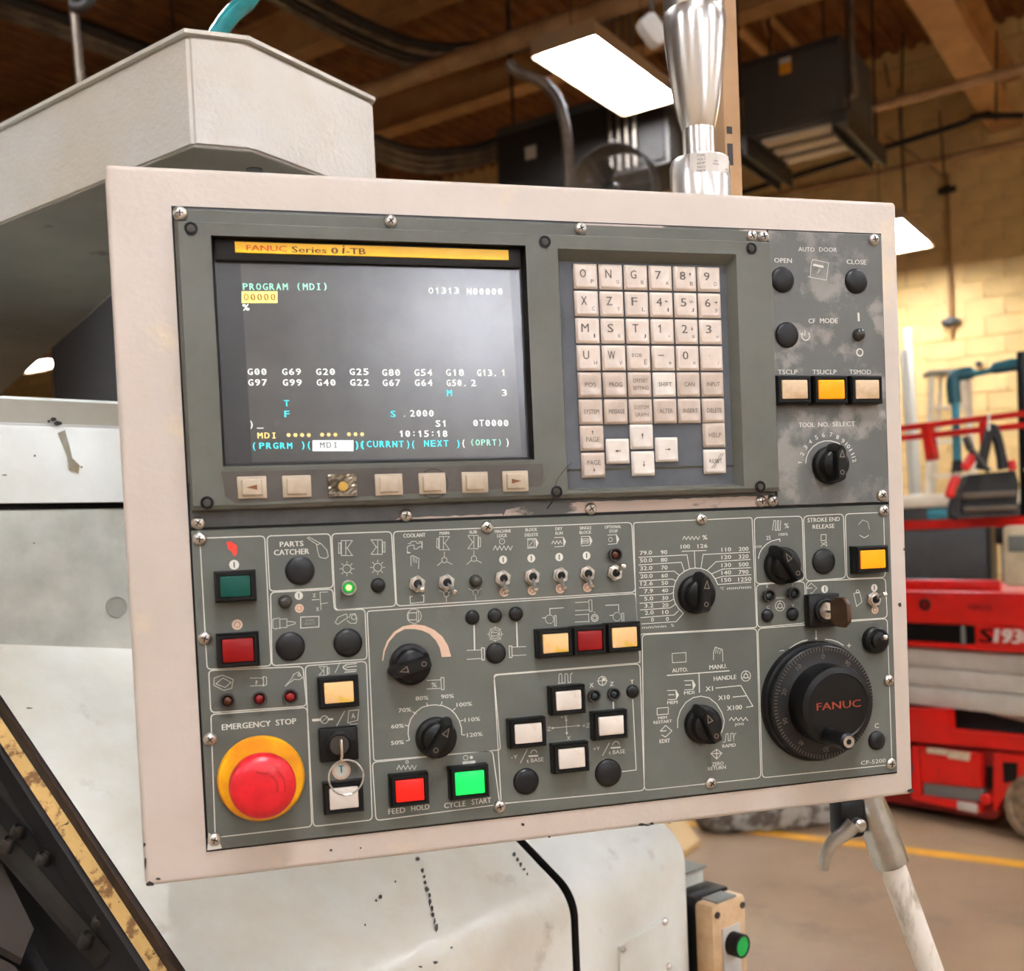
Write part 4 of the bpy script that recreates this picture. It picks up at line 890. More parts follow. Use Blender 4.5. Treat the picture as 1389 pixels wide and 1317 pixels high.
# yellow model label on a dark bar above the screen
NL = .0060
c = B(); box(c, W1[0]+.002, W1[1]-.002, uv(500, 355, NL)[1]-.001, W1[3]-.0005, NS, NL-.0008, .0003); pobj('label_bar', c, m_bezel)
c = B(); la, lb, lc_, ld = uv(318, 326, NL), uv(690, 340, NL), uv(690, 353.5, NL), uv(318, 342, NL)
box(c, la[0], lb[0], (ld[1]+lc_[1])/2, (la[1]+lb[1])/2, NL-.0008, NL, bev=.0003, seg=1); lab = pobj('yellow_label', c, m_tag, label='yellow strip label over the screen')
L = Leg(NL+.0001, (230, 270), 5.144)
L.t('FANUC', 677, 343, 280, 40, 1, bold=.0003); L.t('Series 0', 1015, 356, 320, 42, 0, bold=.0003); L.t('i', 1214, 352, 13, 58, 0, rot=-.12, bold=.0002); L.t('-TB', 1300, 364, 134, 42, 0, bold=.0003)
L.done('label_lettering', [m_brown, m_redl], lab)
# screen characters
SCM = [g_white, g_cyan, g_green, g_yel, g_amb, g_wht, g_or, g_gry]
L = Leg(NS+.0004)
def mono(s, x0, x1, y, h, mi=0):
    cw = (x1-x0)/len(s)
    for i, ch in enumerate(s):
        if ch == ' ': continue
        if ch == 'I': ch = 'Ɪ'
        x = x0+cw*(i+.5); tall = h*(1.15 if ch in '()' else .38 if ch == '*' else 1)
        wd = cw*(.70 if ch not in "1Ɪ.:()-_" else {'1': .62, 'Ɪ': .42, '.': .2, ':': .18, '(': .3, ')': .3, '_': .9}[ch])
        if ch == '*':
            for a in (0, 60, 120):
                q = L.p(x, y); rr = .0013; u = R(a); ribbon(L.bm, [(q[0]-rr*math.cos(u), q[1]-rr*math.sin(u)), (q[0]+rr*math.cos(u), q[1]+rr*math.sin(u))], .0006, 0, mi)
            continue
        yy, hh = y, tall
        if ch == '.': yy = y+h*.42; hh = h*.2
        if ch == ':': hh = h*.65
        if ch == '_': yy = y+h*.5; hh = h*.12
        L.t(ch, x, yy, wd, hh, mi, bold=.00026)
        if ch == '0' : q0 = L.p(x+wd*.28, y-h*.3); q1 = L.p(x-wd*.28, y+h*.3); ribbon(L.bm, [q0, q1], .0003, 0, mi)
L.at((230, 270), 5.144); mono('PROGRAM (MDI)', 505, 1110, 611, 46, 2); L.r(503, 643, 753, 725, 3, -.0001); mono('O0000', 512, 745, 684, 48, 6); L.t('%', 533, 755, 46, 46, 0, bold=.0003)
L.done('screen_text_block', SCM, scr); L = Leg(NS+.0004)
L.at((480, 280), 4.961); mono('O1313', 497, 712, 566, 42); mono('N00000', 755, 1005, 572, 42)
L.done('screen_text_block', SCM, scr); L = Leg(NS+.0004)
L.at((240, 480), 5.342)
for s_, x in (('G00', 506), ('G69', 756), ('G20', 1002), ('G25', 1245)): mono(s_, x, x+149, 129, 46)
for s_, x in (('G97', 510), ('G99', 761), ('G40', 1006), ('G22', 1249)): mono(s_, x, x+149, 207, 46)
mono('T', 770, 820, 358, 46, 1); mono('F', 772, 822, 435, 46, 1); mono(')', 518, 562, 513, 50); mono('_', 578, 630, 516, 44)
mono('MDI', 578, 728, 591, 42, 4); mono('****', 785, 980, 588, 42, 4); mono('***', 1028, 1172, 585, 42, 4); mono('***', 1222, 1366, 582, 42, 4)
mono('(', 534, 584, 672, 52, 1); mono('PRGRM', 590, 842, 665, 44, 1); mono(')', 890, 940, 664, 52, 1); mono('(', 932, 982, 664, 52, 1)
L.r(982, 625, 1280, 705, 5, -.0001); mono('MDI', 1030, 1172, 660, 42, 7); mono(')', 1278, 1328, 662, 52, 1); mono('(', 1315, 1365, 660, 52, 1)
L.done('screen_text_block', SCM, scr); L = Leg(NS+.0004)
L.at((480, 480), 4.63)
for s_, x in (('G80', 173), ('G54', 375), ('G18', 573)): mono(s_, x, x+122, 117, 41)
mono('G13.', 770, 905, 119, 41); mono('1', 920, 960, 118, 41)
for s_, x in (('G67', 176), ('G64', 378)): mono(s_, x, x+120, 181, 41)
mono('G50.', 578, 715, 182, 41); mono('2', 730, 772, 182, 41)
mono('M', 578, 622, 246, 40, 1); mono('3', 924, 966, 244, 41); mono('S', 225, 268, 377, 40, 1); mono('.', 300, 335, 374, 41); mono('2000', 348, 506, 373, 41)
mono('S1', 508, 590, 437, 40); mono('0T0000', 745, 975, 434, 40); mono('10:15:18', 280, 592, 501, 40)
mono(')', 2, 40, 575, 46, 1); mono('(', 36, 76, 574, 46, 1); mono('CURRNT', 76, 318, 566, 40, 1); mono(')', 322, 360, 570, 46, 1); mono('(', 354, 392, 570, 46, 1); mono('NEXT', 436, 600, 562, 40, 1)
mono(')', 636, 676, 566, 46, 1); mono('(', 670, 708, 564, 46, 0); mono('(OPRT)', 726, 934, 556, 38, 2); mono(')', 946, 984, 558, 46, 0)
L.done('screen_text_block', SCM, scr)
# soft key strip
NK = N1+.0002
c = B()
q = [uv(*p, NK) for p in ((300, 640), (736, 629), (739, 652), (733, 660), (320, 683), (306, 674))]; prism(c, q, N1-.001, NK); pobj('soft_key_strip', c, m_dirty and M('strip_brown_grey', (80, 74, 66), .45, rgb2=(68, 60, 52), scale=30), smooth=None)
L = Leg(NK+.0002); L.l([(298, 638), (300, 672), (310, 684), (330, 685), (720, 668), (736, 660), (739, 628)], .0004); L.l([(299, 637), (738, 626)], .0005); L.c(588, 656, 20, .0004, 1); L.l([(752, 662), (756, 650), (768, 634), (776, 628)], .0004, 1); L.l([(752, 672), (748, 682), (742, 690)], .0009, 1)
L.done('strip_outline', [m_case, m_black], pen)
NSK = NK+.0024
for k, (x, y) in enumerate(((342, 661), (403, 659.5), (465, 658), (528, 657), (587, 655.5), (645, 654), (700, 652.5))):
    cu_, cv_ = uv(x, y, NSK); T = PT(cu_, cv_, NK); w2, h2_ = .0088, .0068
    if k == 2:
        c = B(); n = 9
        g = [[Vector((-w2+2*w2*i/n, -h2_+2*h2_*j/n, .0022+random.uniform(-.0007, .0007))) for j in range(n+1)] for i in range(n+1)]
        loft(c, g, cap=False, closed=False); box(c, -w2, w2, -h2_, h2_, 0, .0018); kk = pobj('soft_key', c, m_foil, T, smooth=None, label='soft key under crinkled tape')
        c = B(); disc(c, 0, -.0008, .003, .0031); obj('hole', c, m_brass, kk, T, smooth=None); continue
    c = B(); box(c, -w2, w2, -h2_, h2_, 0, .0012, bev=.0006); box(c, -.0062, .0062, -.005, .005, .0008, .0026, bev=.001, seg=3); kk = pobj('soft_key', c, m_skey, T)
    if k in (0, 6):
        s_ = -1 if k == 0 else 1; c = B(); poly(c, [(-.003*s_, .0016, .0028), (-.003*s_, -.0016, .0028), (.0035*s_, 0, .0028)]); obj('arrow_print', c, m_brown, kk, T, smooth=None)
# keypad
NP = .0022
funnel(W2, (W2[0]+.003, W2[1]-.004, W2[2]+.0025, W2[3]-.006), NP, N1, m_case, 'keypad_surround')
c = B(); box(c, W2[0]+.003, W2[1]-.004, W2[2]+.0025, W2[3]-.006, NP-.001, NP); pobj('keypad_plate', c, m_keybed)
NQ = .0052
ka = uv(795, 374, NQ); kb = uv(969, 556.6, NQ); du = (kb[0]-ka[0])/5; dv = (ka[1]-kb[1])/5
kmesh = {}
def keycap(u, v, m, prints):
    T = PT(u, v, NP)
    if m.name not in kmesh:
        c = B(); box(c, -.0084, .0084, -.0084, .0084, 0, .0018, bev=.0006)
        rr_ = []
        for sc_, z in ((.0080, .0016), (.0076, .0026), (.0066, .0030), (.0058, .0028)):
            rr_.append([Vector((sc_*s1*(1-k_), sc_*s2*(1-j_), z)) for s1, s2, k_, j_ in ((-1, -1, 0, .18), (-1, -1, .18, 0), (1, -1, .18, 0), (1, -1, 0, .18), (1, 1, 0, .18), (1, 1, .18, 0), (-1, 1, .18, 0), (-1, 1, 0, .18))])
        loft(c, rr_); o = pobj('key', c, m, T, smooth=50); kmesh[m.name] = o.data
    else:
        o = bpy.data.objects.new('key', kmesh[m.name]); COL.objects.link(o); setp(o, T, pen)
    c = B()
    for p in prints:
        if p[0] == 'L': ribbon(c, p[1], .0004, .0031)
        elif p[0] == 'A':
            x, y, dx, dy, ln = p[1:]; ribbon(c, [(x-dx*ln, y-dy*ln), (x+dx*ln, y+dy*ln)], .0005, .0031)
            poly(c, [(x+dx*(ln+.0009), y+dy*(ln+.0009), .0031), (x+dx*ln*.4-dy*.0009, y+dy*ln*.4+dx*.0009, .0031), (x+dx*ln*.4+dy*.0009, y+dy*ln*.4-dx*.0009, .0031)])
        else: text(c, p[1], p[2], p[3], p[4], p[5], .0031, bold=p[6] if len(p) > 6 else 0)
    obj('key_print', c, m_ink, o, T, smooth=None)
def big(ch, small=None):
    r_ = [('T', ch, -.0022, .0016, .0052 if ch in 'MW' else .0042 if ch not in '1—.' else (.0034 if ch == '1' else .0044 if ch == '—' else .0006), .0056 if ch not in '—.' else (.0006), .00012)]
    if small: r_.append(('T', small, .0042, -.0036, .0022 if small not in "I',/" else .0010, .0026 if small not in "',=" else .0012))
    return r_
rows = [[('O', 'P'), ('N', 'Q'), ('G', 'R'), ('7', 'A'), ('8', 'B'), ('9', 'D')], [('X', 'C'), ('Z', 'Y'), ('F', 'L'), ('4', 'I'), ('5', 'J'), ('6', 'SP')],
        [('M', 'I'), ('S', 'K'), ('T', 'J'), ('1', ','), ('2', '#'), ('3', '=')], [('U', 'H'), ('W', 'V'), ('EOB', 'E'), ('—', '+'), ('0', '*'), ('.', '/')]]
for j, rw_ in enumerate(rows):
    for i, (a, b_) in enumerate(rw_):
        pr_ = big(a, b_) if a != 'EOB' else [('T', 'EOB', -.0018, .0016, .0072, .0024), ('T', 'E', .0042, -.003, .002, .0034)]
        if a in '82' and len(a) == 1: pr_.append(('A', .0034, .0022, 0, 1 if a == '8' else -1, .0009))
        if a in '46': pr_.append(('A', .0036, .0020, -1 if a == '4' else 1, 0, .0009))
        if a == '5': pr_.append(('L', [(.0022, .003), (.0032, .0012), (.0042, .003), (.005, .0012)]))
        keycap(ka[0]+du*i, ka[1]-dv*j, m_key, pr_)
words = [['POS', 'PROG', 'OFFSET|SETTING', 'SHIFT', 'CAN', 'INPUT'], ['SYSTEM', 'MESSAGE', 'CUSTOM|GRAPH', 'ALTER', 'INSERT', 'DELETE']]
def wd(s_):
    ps = s_.split('|'); W_ = {3: .0078, 4: .0094, 5: .0098, 6: .0108, 7: .0112}
    return [('T', t_, 0, (.0026 if k == 0 else -.0024) if len(ps) == 2 else 0, W_[len(t_)], .0026 if len(ps) == 2 else .0030) for k, t_ in enumerate(ps)]
for j, rw_ in enumerate(words):
    for i, s_ in enumerate(rw_): keycap(ka[0]+du*i, ka[1]-dv*(4+j), m_keyw if s_ == 'SHIFT' else m_key2, wd(s_))
def kat(px, py): return uv(px, py, NQ)
keycap(*kat(804, 594), m_key2, [('T', 'PAGE', 0, -.001, .0094, .0032), ('A', 0, .0034, 0, 1, .0009)])
keycap(*kat(805.7, 630.7), m_key2, [('T', 'PAGE', 0, .0016, .0094, .0032), ('A', 0, -.0028, 0, -1, .0009)])
keycap(*kat(871.6, 592), m_keyw, [('A', 0, 0, 0, 1, .0016)]); keycap(*kat(873.5, 628.5), m_keyw, [('A', 0, 0, 0, -1, .0016)])
keycap(*kat(839, 611.7), m_keyw, [('A', 0, 0, -1, 0, .0016)]); keycap(*kat(905.5, 609.5), m_keyw, [('A', 0, 0, 1, 0, .0016)])
keycap(*kat(970, 590), m_key2, [('T', 'HELP', 0, 0, .0094, .0032)])
keycap(*kat(971, 625.7), m_keyw, [('T', 'RESET', 0, .0002, .0098, .0028)]+[('L', [(x-.0022, y-.003), (x+.0022, y+.003)]) for x, y in ((-.0012, -.0018), (.0004, -.0018), (.0022, .0024), (.0038, .0024))])
# ---------------------------------------------------------------- screws
smesh = [None]
def screw(px, py, n=.0022, r_=.0040):
    T = PT(*uv(px, py, n+.001), n, random.uniform(0, 1.5))
    if smesh[0] is None:
        c = B(); lathe(c, [(.0042, 0), (.0041, .0009), (.0032, .0019), (.0016, .0024), (.0001, .0025)], 20)
        for a in (0, math.pi/2): box(c, -.0021, .0021, -.00035, .00035, .0020, .00262, T=Matrix.Rotation(a, 4, 'Z'), mi=1)
        o = pobj('screw', c, [m_steel, m_black], T); smesh[0] = o
    else:
        o = smesh[0].copy(); COL.objects.link(o); setp(o, T, pen)
for p in ((244, 289), (530, 300), (788, 310), (1020, 320), (1036, 321)): screw(*p, n=.0032)
for p in ((551, 699), (802, 690), (1033, 680), (269, 709)): screw(*p, n=.0014)
for p in ((1186, 325), (1197, 672), (1049, 679), (1199, 693), (271, 731), (278, 866), (285, 1003), (291, 1139), (661, 715), (952, 704), (678, 1094), (965, 1062), (1206, 923), (1209, 1036)): screw(*p)
s2 = None
for p in ((259, 310), (739, 328), (1019, 337), (281, 682), (755, 667), (1031, 660)):
    T = PT(*uv(*p, N1), N1)
    if s2 is None:
        c = B(); lathe(c, [(.0040, 0), (.0040, .0005), (.0031, .0006), (.0029, .0001)], 20); lathe(c, [(.0024, 0), (.0023, .0007), (.0014, .0009)], 14, mi=1); s2 = pobj('socket_screw', c, [m_black, m_rail], T)
    else: o = s2.copy(); COL.objects.link(o); setp(o, T, pen)
# ---------------------------------------------------------------- rectangular push buttons
NB = .0112
def button(x0, y0, x1, y1, lens, label=None, n=NB, frame=.0034, deep=.0118):
    a = uv(x0, (y0+y1)/2, n); b_ = uv(x1, (y0+y1)/2, n); cx, cy = (x0+x1)/2, (y0+y1)/2; c0 = uv(cx, y1, n); c1 = uv(cx, y0, n)
    u, v = uv(cx, cy, n); hw_, hh_ = (b_[0]-a[0])/2, (c1[1]-c0[1])/2; T = PT(u, v, .0022)
    c = B(); W_, H_ = hw_+frame, hh_+frame*.95; z = n-.0022
    o_ = [(-W_, -H_), (W_, -H_), (W_, H_), (-W_, H_)]; i_ = [(-hw_-.0006, -hh_-.0006), (hw_+.0006, -hh_-.0006), (hw_+.0006, hh_+.0006), (-hw_-.0006, hh_+.0006)]
    e = .0012
    loft(c, [[Vector((x, y, 0)) for x, y in o_], [Vector((x, y, z-.002)) for x, y in o_], [Vector((x*(1-e/W_), y*(1-e/H_), z)) for x, y in o_], [Vector((x, y, z)) for x, y in i_], [Vector((x, y, z-.0022)) for x, y in i_]])
    o = pobj('push_button', c, m_black, T, label=label, smooth=20)
    c = B(); box(c, -hw_, hw_, -hh_, hh_, z-.002, z+.0002, bev=.0007); obj('lens', c, m_lens[lens], o, T); return o
button(298.5, 781, 340, 809.5, 'green', 'dark green push button at the top left')
button(301.5, 866, 344.5, 898, 'red', 'dark red push button under the green one')
button(440, 925, 480, 953.5, 'amber', 'amber push button above the key switch')
button(447, 1068, 486.5, 1097, 'white', 'grey white push button under the hanging key ring')
button(736.5, 859.5, 771.5, 885.5, 'amber', 'left amber button of the row of three'); button(784, 855.5, 817.5, 882, 'red', 'dark red button of the row of three'); button(830.5, 851, 864.5, 878, 'amber', 'right amber button of the row of three')
button(754.5, 937, 789, 963, 'white', 'upper white jog button'); button(698.5, 981.5, 735.5, 1008, 'white', 'left white jog button'); button(812.5, 971.5, 846.5, 997, 'white', 'right white jog button'); button(758, 1015, 794, 1042, 'white', 'lower white jog button')
button(537, 1057.5, 575.5, 1087, 'redlit', 'lit red button over the words FEED HOLD'); button(618, 1046.5, 657.5, 1077.5, 'greenlit', 'lit green button over the words CYCLE START')
button(1168, 746, 1201.5, 771, 'orange', 'lit orange button at the right edge')
for x, ln, lb_ in ((1061, 'tan', 'pale button under the letters TSCLP'), (1111, 'orange', 'lit orange button under the letters TSUCLP'), (1161, 'tan', 'tan button under the letters TSMOD')):
    button(x, 515, x+35-(3 if x > 1150 else 0), 541, ln, lb_)
# ---------------------------------------------------------------- round plugs
def plug(x, y, rp, m=m_cap, h=.0028, name='hole_plug', label=None):
    n = .0022; q0 = uv(x, y-rp, n+.0015); q1 = uv(x, y+rp, n+.0015); rr = (q0[1]-q1[1])/2; T = PT(*uv(x, y, n+.001), n)
    c = B(); lathe(c, [(rr, 0), (rr, .0006), (rr*.93, h*.55), (rr*.7, h*.85), (rr*.35, h*.98), (.0001, h)], 28); return pobj(name, c, m, T, label=label)
for p in ((407, 774, 19.8), (394, 877, 19.8), (472, 872, 19.5), (513, 794, 10), (641, 837.5, 10), (671.5, 835, 10), (700, 832.5, 10), (673, 886, 14.2), (1062, 379, 17.5), (1162, 381, 17.3), (1068, 454, 17.5), (1118, 761.5, 17.5), (1041.5, 835, 8.8), (1075.5, 833, 9), (1190, 1004.5, 13), (714, 1060, 18), (825.5, 1048.5, 19), (858.5, 938, 9.2)): plug(*p)
for x, y, r_ in ((387, 816, 9.4), (645.5, 788, 8.8), (1164.5, 454, 8.5)): plug(x, y, r_, m_plug, .0058, 'clear_dome', 'smoky dark dome')
# ---------------------------------------------------------------- pilot lamps: metal ring with a small lens
def pilot(x, y, rp, m, label=None, core=None):
    n = .0022; q0 = uv(x, y-rp, n+.003); q1 = uv(x, y+rp, n+.003); rr = (q0[1]-q1[1])/2; T = PT(*uv(x, y, n+.003), n)
    c = B(); lathe(c, [(rr*.92, 0), (rr, .003), (rr*.97, .0042), (rr*.78, .0042), (rr*.70, .0026), (rr*.68, .001)], 24); o = pobj('pilot_lamp', c, m_rail if core is None else m_steel, T, label=label)
    c = B(); lathe(c, [(rr*.66, .001), (rr*.62, .0024), (rr*.4, .0034), (.0001, .0038)], 20); ln = obj('lens', c, m, o, T)
    if core: c = B(); disc(c, 0, 0, rr*.36, .0040); poly_ = obj('lit_core', c, core, ln, T, smooth=None)
pilot(308.5, 951, 10.5, m_amberd, 'amber brown pilot lamp'); pilot(352, 948, 10.5, m_reddark, 'middle red pilot lamp'); pilot(394, 945, 10.5, m_reddark, 'right red pilot lamp')
pilot(473, 797, 10.5, M('lit_green_ring', (30, 160, 60), .3, emit=.4), 'lit green pilot lamp', glow('lit_yellow_core', (250, 250, 130), 1.2))
pilot(835, 752.5, 9.5, m_amberd, 'unlit pilot lamp above the last toggle switch')
pilot(806.5, 944, 8.8, m_bluedark); pilot(833, 941.5, 8.8, m_bluedark); pilot(1043.5, 808, 9, m_bluedark); pilot(1077, 805, 9, m_bluedark)
# ---------------------------------------------------------------- toggle switches
def toggle(x, y, dx, dy, sc_=1.0, boot=False, label=None):
    n = .0022; T = PT(*uv(x, y, n+.002), n)
    c = B(); hx = lambda r_: [(r_*math.cos(R(60*k+20)), r_*math.sin(R(60*k+20))) for k in range(6)]
    if boot:
        lathe(c, [(.0098, 0), (.0098, .005), (.0085, .0062), (.0062, .0062), (.0058, .008), (.0045, .0085)], 24); o = pobj('toggle_switch', c, m_black, T, label=label)
    else:
        prism(c, hx(.0056*sc_), 0, .0022); lathe(c, [(.0040*sc_, .0022), (.0040*sc_, .0042), (.0028*sc_, .0042), (.0026*sc_, .003)], 16); o = pobj('toggle_switch', c, m_steel, T, label=label)
    c = B(); lathe(c, [(.0026*sc_, .003), (.0025*sc_, .0048), (.0001, .005)], 12); obj('collar', c, m_black, o, T)
    c = B(); d_ = Vector((dx, dy, 1)).normalized(); tube(c, [Vector((0, 0, .003)), d_*.008, d_*.0125, d_*.0145, d_*.0152], [.0010, .0014, .0019, .0018, .0008], 12); obj('lever', c, m_chrome, o, T)
toggle(566, 792, .05, -.25); toggle(606, 790, .25, -.5)
for x, y in ((682.5, 784.5), (722, 782), (760.5, 780.5), (797, 778)): toggle(x, y, -.05, -.75)
toggle(834.5, 777, .15, .35, label='last toggle switch, lever up'); toggle(1186, 813, .1, .3, 1.05, label='toggle switch at the right edge, lever out')
toggle(1187, 868, .05, .2, boot=True, label='booted black toggle switch above the hand wheel')
# ---------------------------------------------------------------- selector knobs
def knob(x, y, ang, label, L_=.0155, skirt=.0135, hgt=.0175, tail=.0125):
    n = .0022; T = PT(*uv(x, y, n), n, 0)
    c = B(); lathe(c, [(skirt, 0), (skirt, .003), (skirt*.97, .0045), (skirt*.80, .0055), (skirt*.74, hgt*.62), (skirt*.60, hgt*.70)], 36); o = pobj('selector_knob', c, m_black, T, label=label)
    A_ = Matrix.Rotation(ang, 4, 'Z'); w_ = .0052
    base = [(-tail, -w_*.9), (L_*.72, -w_), (L_*1.02, -w_*.18), (L_*1.02, w_*.18), (L_*.72, w_), (-tail, w_*.9)]
    top = [(-tail*.86, -w_*.62), (L_*.62, -w_*.66), (L_*.84, -w_*.12), (L_*.84, w_*.12), (L_*.62, w_*.66), (-tail*.86, w_*.62)]
    c = B(); loft(c, [[A_ @ Vector((p[0], p[1], .001)) for p in base], [A_ @ Vector((p[0], p[1], hgt*.45)) for p in base], [A_ @ Vector((p[0], p[1], hgt)) for p in top]])
    bmesh.ops.bevel(c, geom=c.edges[:], offset=.0006, segments=2, affect='EDGES'); g = obj('grip', c, m_matblack if False else m_black, o, T)
    c = B(); ribbon(c, [(A_ @ Vector((a, b_, 0))).to_2d() for a, b_ in ((L_*.3, -.0018), (L_*.62, 0), (L_*.3, .0018))], .0007, hgt+.0001, 0, closed=True); disc(c, *(A_ @ Vector((-tail*.5, 0, 0))).to_2d(), .0017, hgt+.0001, 0, 14, .0012); obj('pointer_print', c, m_pipe, o, T, smooth=None)
    return o
knob(556, 901, R(194), 'spindle knob under the tapered arc, turned left'); knob(591, 1000, R(55), 'override knob with 50% to 120% around it')
knob(943.5, 806, R(86), 'feed rate knob inside the long number table'); knob(1124, 631, R(88), 'knob under the words TOOL NO. SELECT', .0150)
knob(1059, 767, R(122), 'knob under the % sign beside STROKE END RELEASE', .0165); knob(952, 982, R(112), 'mode knob below AUTO. and MANU.', .0155)
# ---------------------------------------------------------------- emergency stop
n = .0022; T = PT(*uv(354.5, 1056.5, n+.003), n)
c = B(); lathe(c, [(.0268, 0), (.0268, .002), (.0255, .004), (.0165, .0045), (.0160, .001)], 48); es = pobj('emergency_stop', c, m_yellow, T, label='yellow ring and big red mushroom button')
u_, v_ = uv(357.5, 1067.5, .030); du_, dv_ = u_-uv(354.5, 1056.5, n+.003)[0], v_-uv(354.5, 1056.5, n+.003)[1]
c = B(); lathe(c, [(.013, .003), (.013, .014), (.0192, .018), (.0200, .021), (.0198, .0245), (.0182, .0272), (.013, .0292), (.006, .0300), (.0001, .0302)], 48); mh = obj('mushroom', c, m_estop, es, T)
c = B()
for a0 in (20,):
    ribbon(c, [(.0085*math.cos(R(a)), .0085*math.sin(R(a))) for a in range(-25, 62, 8)], .0012, .0301); ribbon(c, [(.013*math.cos(R(a)), .013*math.sin(R(a))) for a in range(-18, 52, 8)], .0007, .0297)
    ribbon(c, [(.0036, .0085), (-.002, .0092), (-.0035, .0105)], .001, .0301)
obj('arrow_mark', c, m_estopd, mh, T, smooth=None)
# ---------------------------------------------------------------- key switches and keys
T = PT(*uv(460, 1010, .009), .0022)
c = B(); box(c, -.0122, .0122, -.0108, .0108, 0, .0068, bev=.0012); ks = pobj('key_switch', c, m_black, T, label='square black key switch beside the emergency stop')
c = B(); lathe(c, [(.0082, .0068), (.0082, .0090), (.0070, .0094), (.0066, .0086)], 28); lathe(c, [(.0060, .0068), (.0060, .0092), (.0001, .0094)], 24, mi=1); obj('barrel', c, [m_black, m_rail], ks, T)
P = T @ Vector((0, 0, 0))
kr = root('key', None, 'flat steel key with a round split ring in the left key switch', 'key', T=T)
c = B(); box(c, -.0008, .0008, -.0058, .0058, .0092, .0215, bev=.0004); box(c, -.0007, .0007, -.009, -.004, .012, .017, bev=.0003); obj('blade', c, m_chrome, kr, T)
c = B(); rg = [Vector((.0026+.0108*math.cos(u), -.0196+.0108*math.sin(u), .0140-.10*(.0108*math.sin(u)))) for u in [2*math.pi*k/40 for k in range(41)]]; tube(c, rg, .0006, 8, cap=False); obj('split_ring', c, m_steel, kr, T)
T = PT(*uv(1117, 828, .008), .0022)
c = B(); box(c, -.0125, .0125, -.0120, .0120, 0, .0075, bev=.0012); ks = pobj('key_switch', c, m_black, T, label='square black key switch above the hand wheel')
c = B(); lathe(c, [(.0088, .0075), (.0088, .010), (.0076, .0104), (.0072, .009)], 28); lathe(c, [(.0060, .0075), (.0060, .0110), (.0001, .0112)], 24, mi=1); obj('barrel', c, [m_black, m_steel], ks, T)
kr = root('key', None, 'key with a brown plastic head in the right key switch', 'key', T=T)
c = B(); box(c, -.0035, .0035, -.0008, .0008, .011, .020); obj('blade', c, m_chrome, kr, T)
TT = Matrix(((0, 0, 1, 0), (1, 0, 0, 0), (0, 1, 0, 0), (0, 0, 0, 1)))      # local x,y -> key frame y,z ; thickness along x
c = B(); hd = [(-.0065, .017), (.0065, .017), (.0105, .024), (.0105, .033), (.006, .0385), (-.006, .0385), (-.0105, .033), (-.0105, .024)]; prism(c, hd, -.0016, .0016, T=TT); bmesh.ops.bevel(c, geom=c.edges[:], offset=.0004, segments=1, affect='EDGES'); obj('head', c, m_keyhead, kr, T)
c = B(); hd2 = [(.6*a, .0278+.6*(b_-.0278)) for a, b_ in hd]; prism(c, hd2, .0016, .0019, T=TT); obj('head_inset', c, m_rail, kr, T)
# ---------------------------------------------------------------- hand wheel
n = .0022; hu, hv = uv(1105, 950, n); T = PT(hu, hv, n)
c = B(); lathe(c, [(.0432, 0), (.0432, .004), (.0425, .0055), (.0410, .006)], 64); hwh = pobj('hand_wheel', c, m_black, T, label='large black pulse hand wheel with crank')
c = B(); rings = []
for rr, z in ((.0405, .004), (.0405, .0115), (.0398, .0122), (.0285, .0128), (.0280, .013)): rings.append([Vector((rr*math.cos(2*math.pi*k/96), rr*math.sin(2*math.pi*k/96), z)) for k in range(96)])
loft(c, rings); dl = obj('dial', c, m_cap, hwh, T)
c = B()
for k in range(100):
    u = 2*math.pi*k/100; r0, r1 = (.0358 if k % 10 == 0 else .0372), .0398; ribbon(c, [(r0*math.sin(u), r0*math.cos(u)), (r1*math.sin(u), r1*math.cos(u))], .00045, .0129)
for k in range(10):
    u = -2*math.pi*k/10; s_ = str(k*10) if k else '0'; text(c, s_, .0332*math.sin(u), .0332*math.cos(u), .0026 if k == 0 else .0044, .0034, .0131, rot=-u)
obj('dial_scale', c, m_pipe, dl, T, smooth=None)
c = B(); lathe(c, [(.0285, .012), (.0285, .026), (.0272, .030), (.0232, .0315), (.0225, .0308), (.0001, .0308)], 64); cp = obj('wheel_cap', c, m_black, hwh, T)
c = B(); text(c, 'FANUC', 0, .001, .0345, .0052, .0312, 0, 0, .0003); obj('cap_lettering', c, M('faded_red_lettering', (150, 56, 26), .6), cp, T, smooth=None)
x, y = uv(1137, 1002, .045); x -= hu; y -= hv
c = B(); lathe(c, [(.0062, .030), (.0055, .034), (.0062, .050), (.0058, .054), (.004, .0555)], 24, Matrix.Translation((x, y, 0))); ch_ = obj('crank_handle', c, m_black, hwh, T)
c = B(); lathe(c, [(.0042, .0548), (.0040, .0558), (.0020, .0558), (.0018, .0552)], 20, Matrix.Translation((x, y, 0))); obj('crank_screw', c, m_steel, ch_, T)
# ---------------------------------------------------------------- printed frames, words and symbols of the lower panel
L = Leg(.0023)
def fr(pts, rad=6):
    out_ = []; k = len(pts)
    for i in range(k):
        p = Vector(pts[i]); a = Vector(pts[i-1]); b_ = Vector(pts[(i+1) % k]); r1 = min(rad, (a-p).length/2, (b_-p).length/2)
        s_ = p+(a-p).normalized()*r1; e_ = p+(b_-p).normalized()*r1
        for t in (0, .25, .5, .75, 1): q_ = s_*(1-t)**2+p*2*t*(1-t)+e_*t*t; out_.append((q_.x, q_.y))
    L.at((0, 0), 1); L.l(out_, .0006, closed=True)
fr([(271, 730), (359, 727), (368, 903), (281, 908)]); fr([(362, 727), (448, 724), (452, 797), (366, 802)])
fr([(367, 803.5), (451.5, 799), (453.5, 828), (495, 826), (498, 894), (369, 903)]); fr([(450, 724), (531, 721), (537, 822), (455, 827.5)])
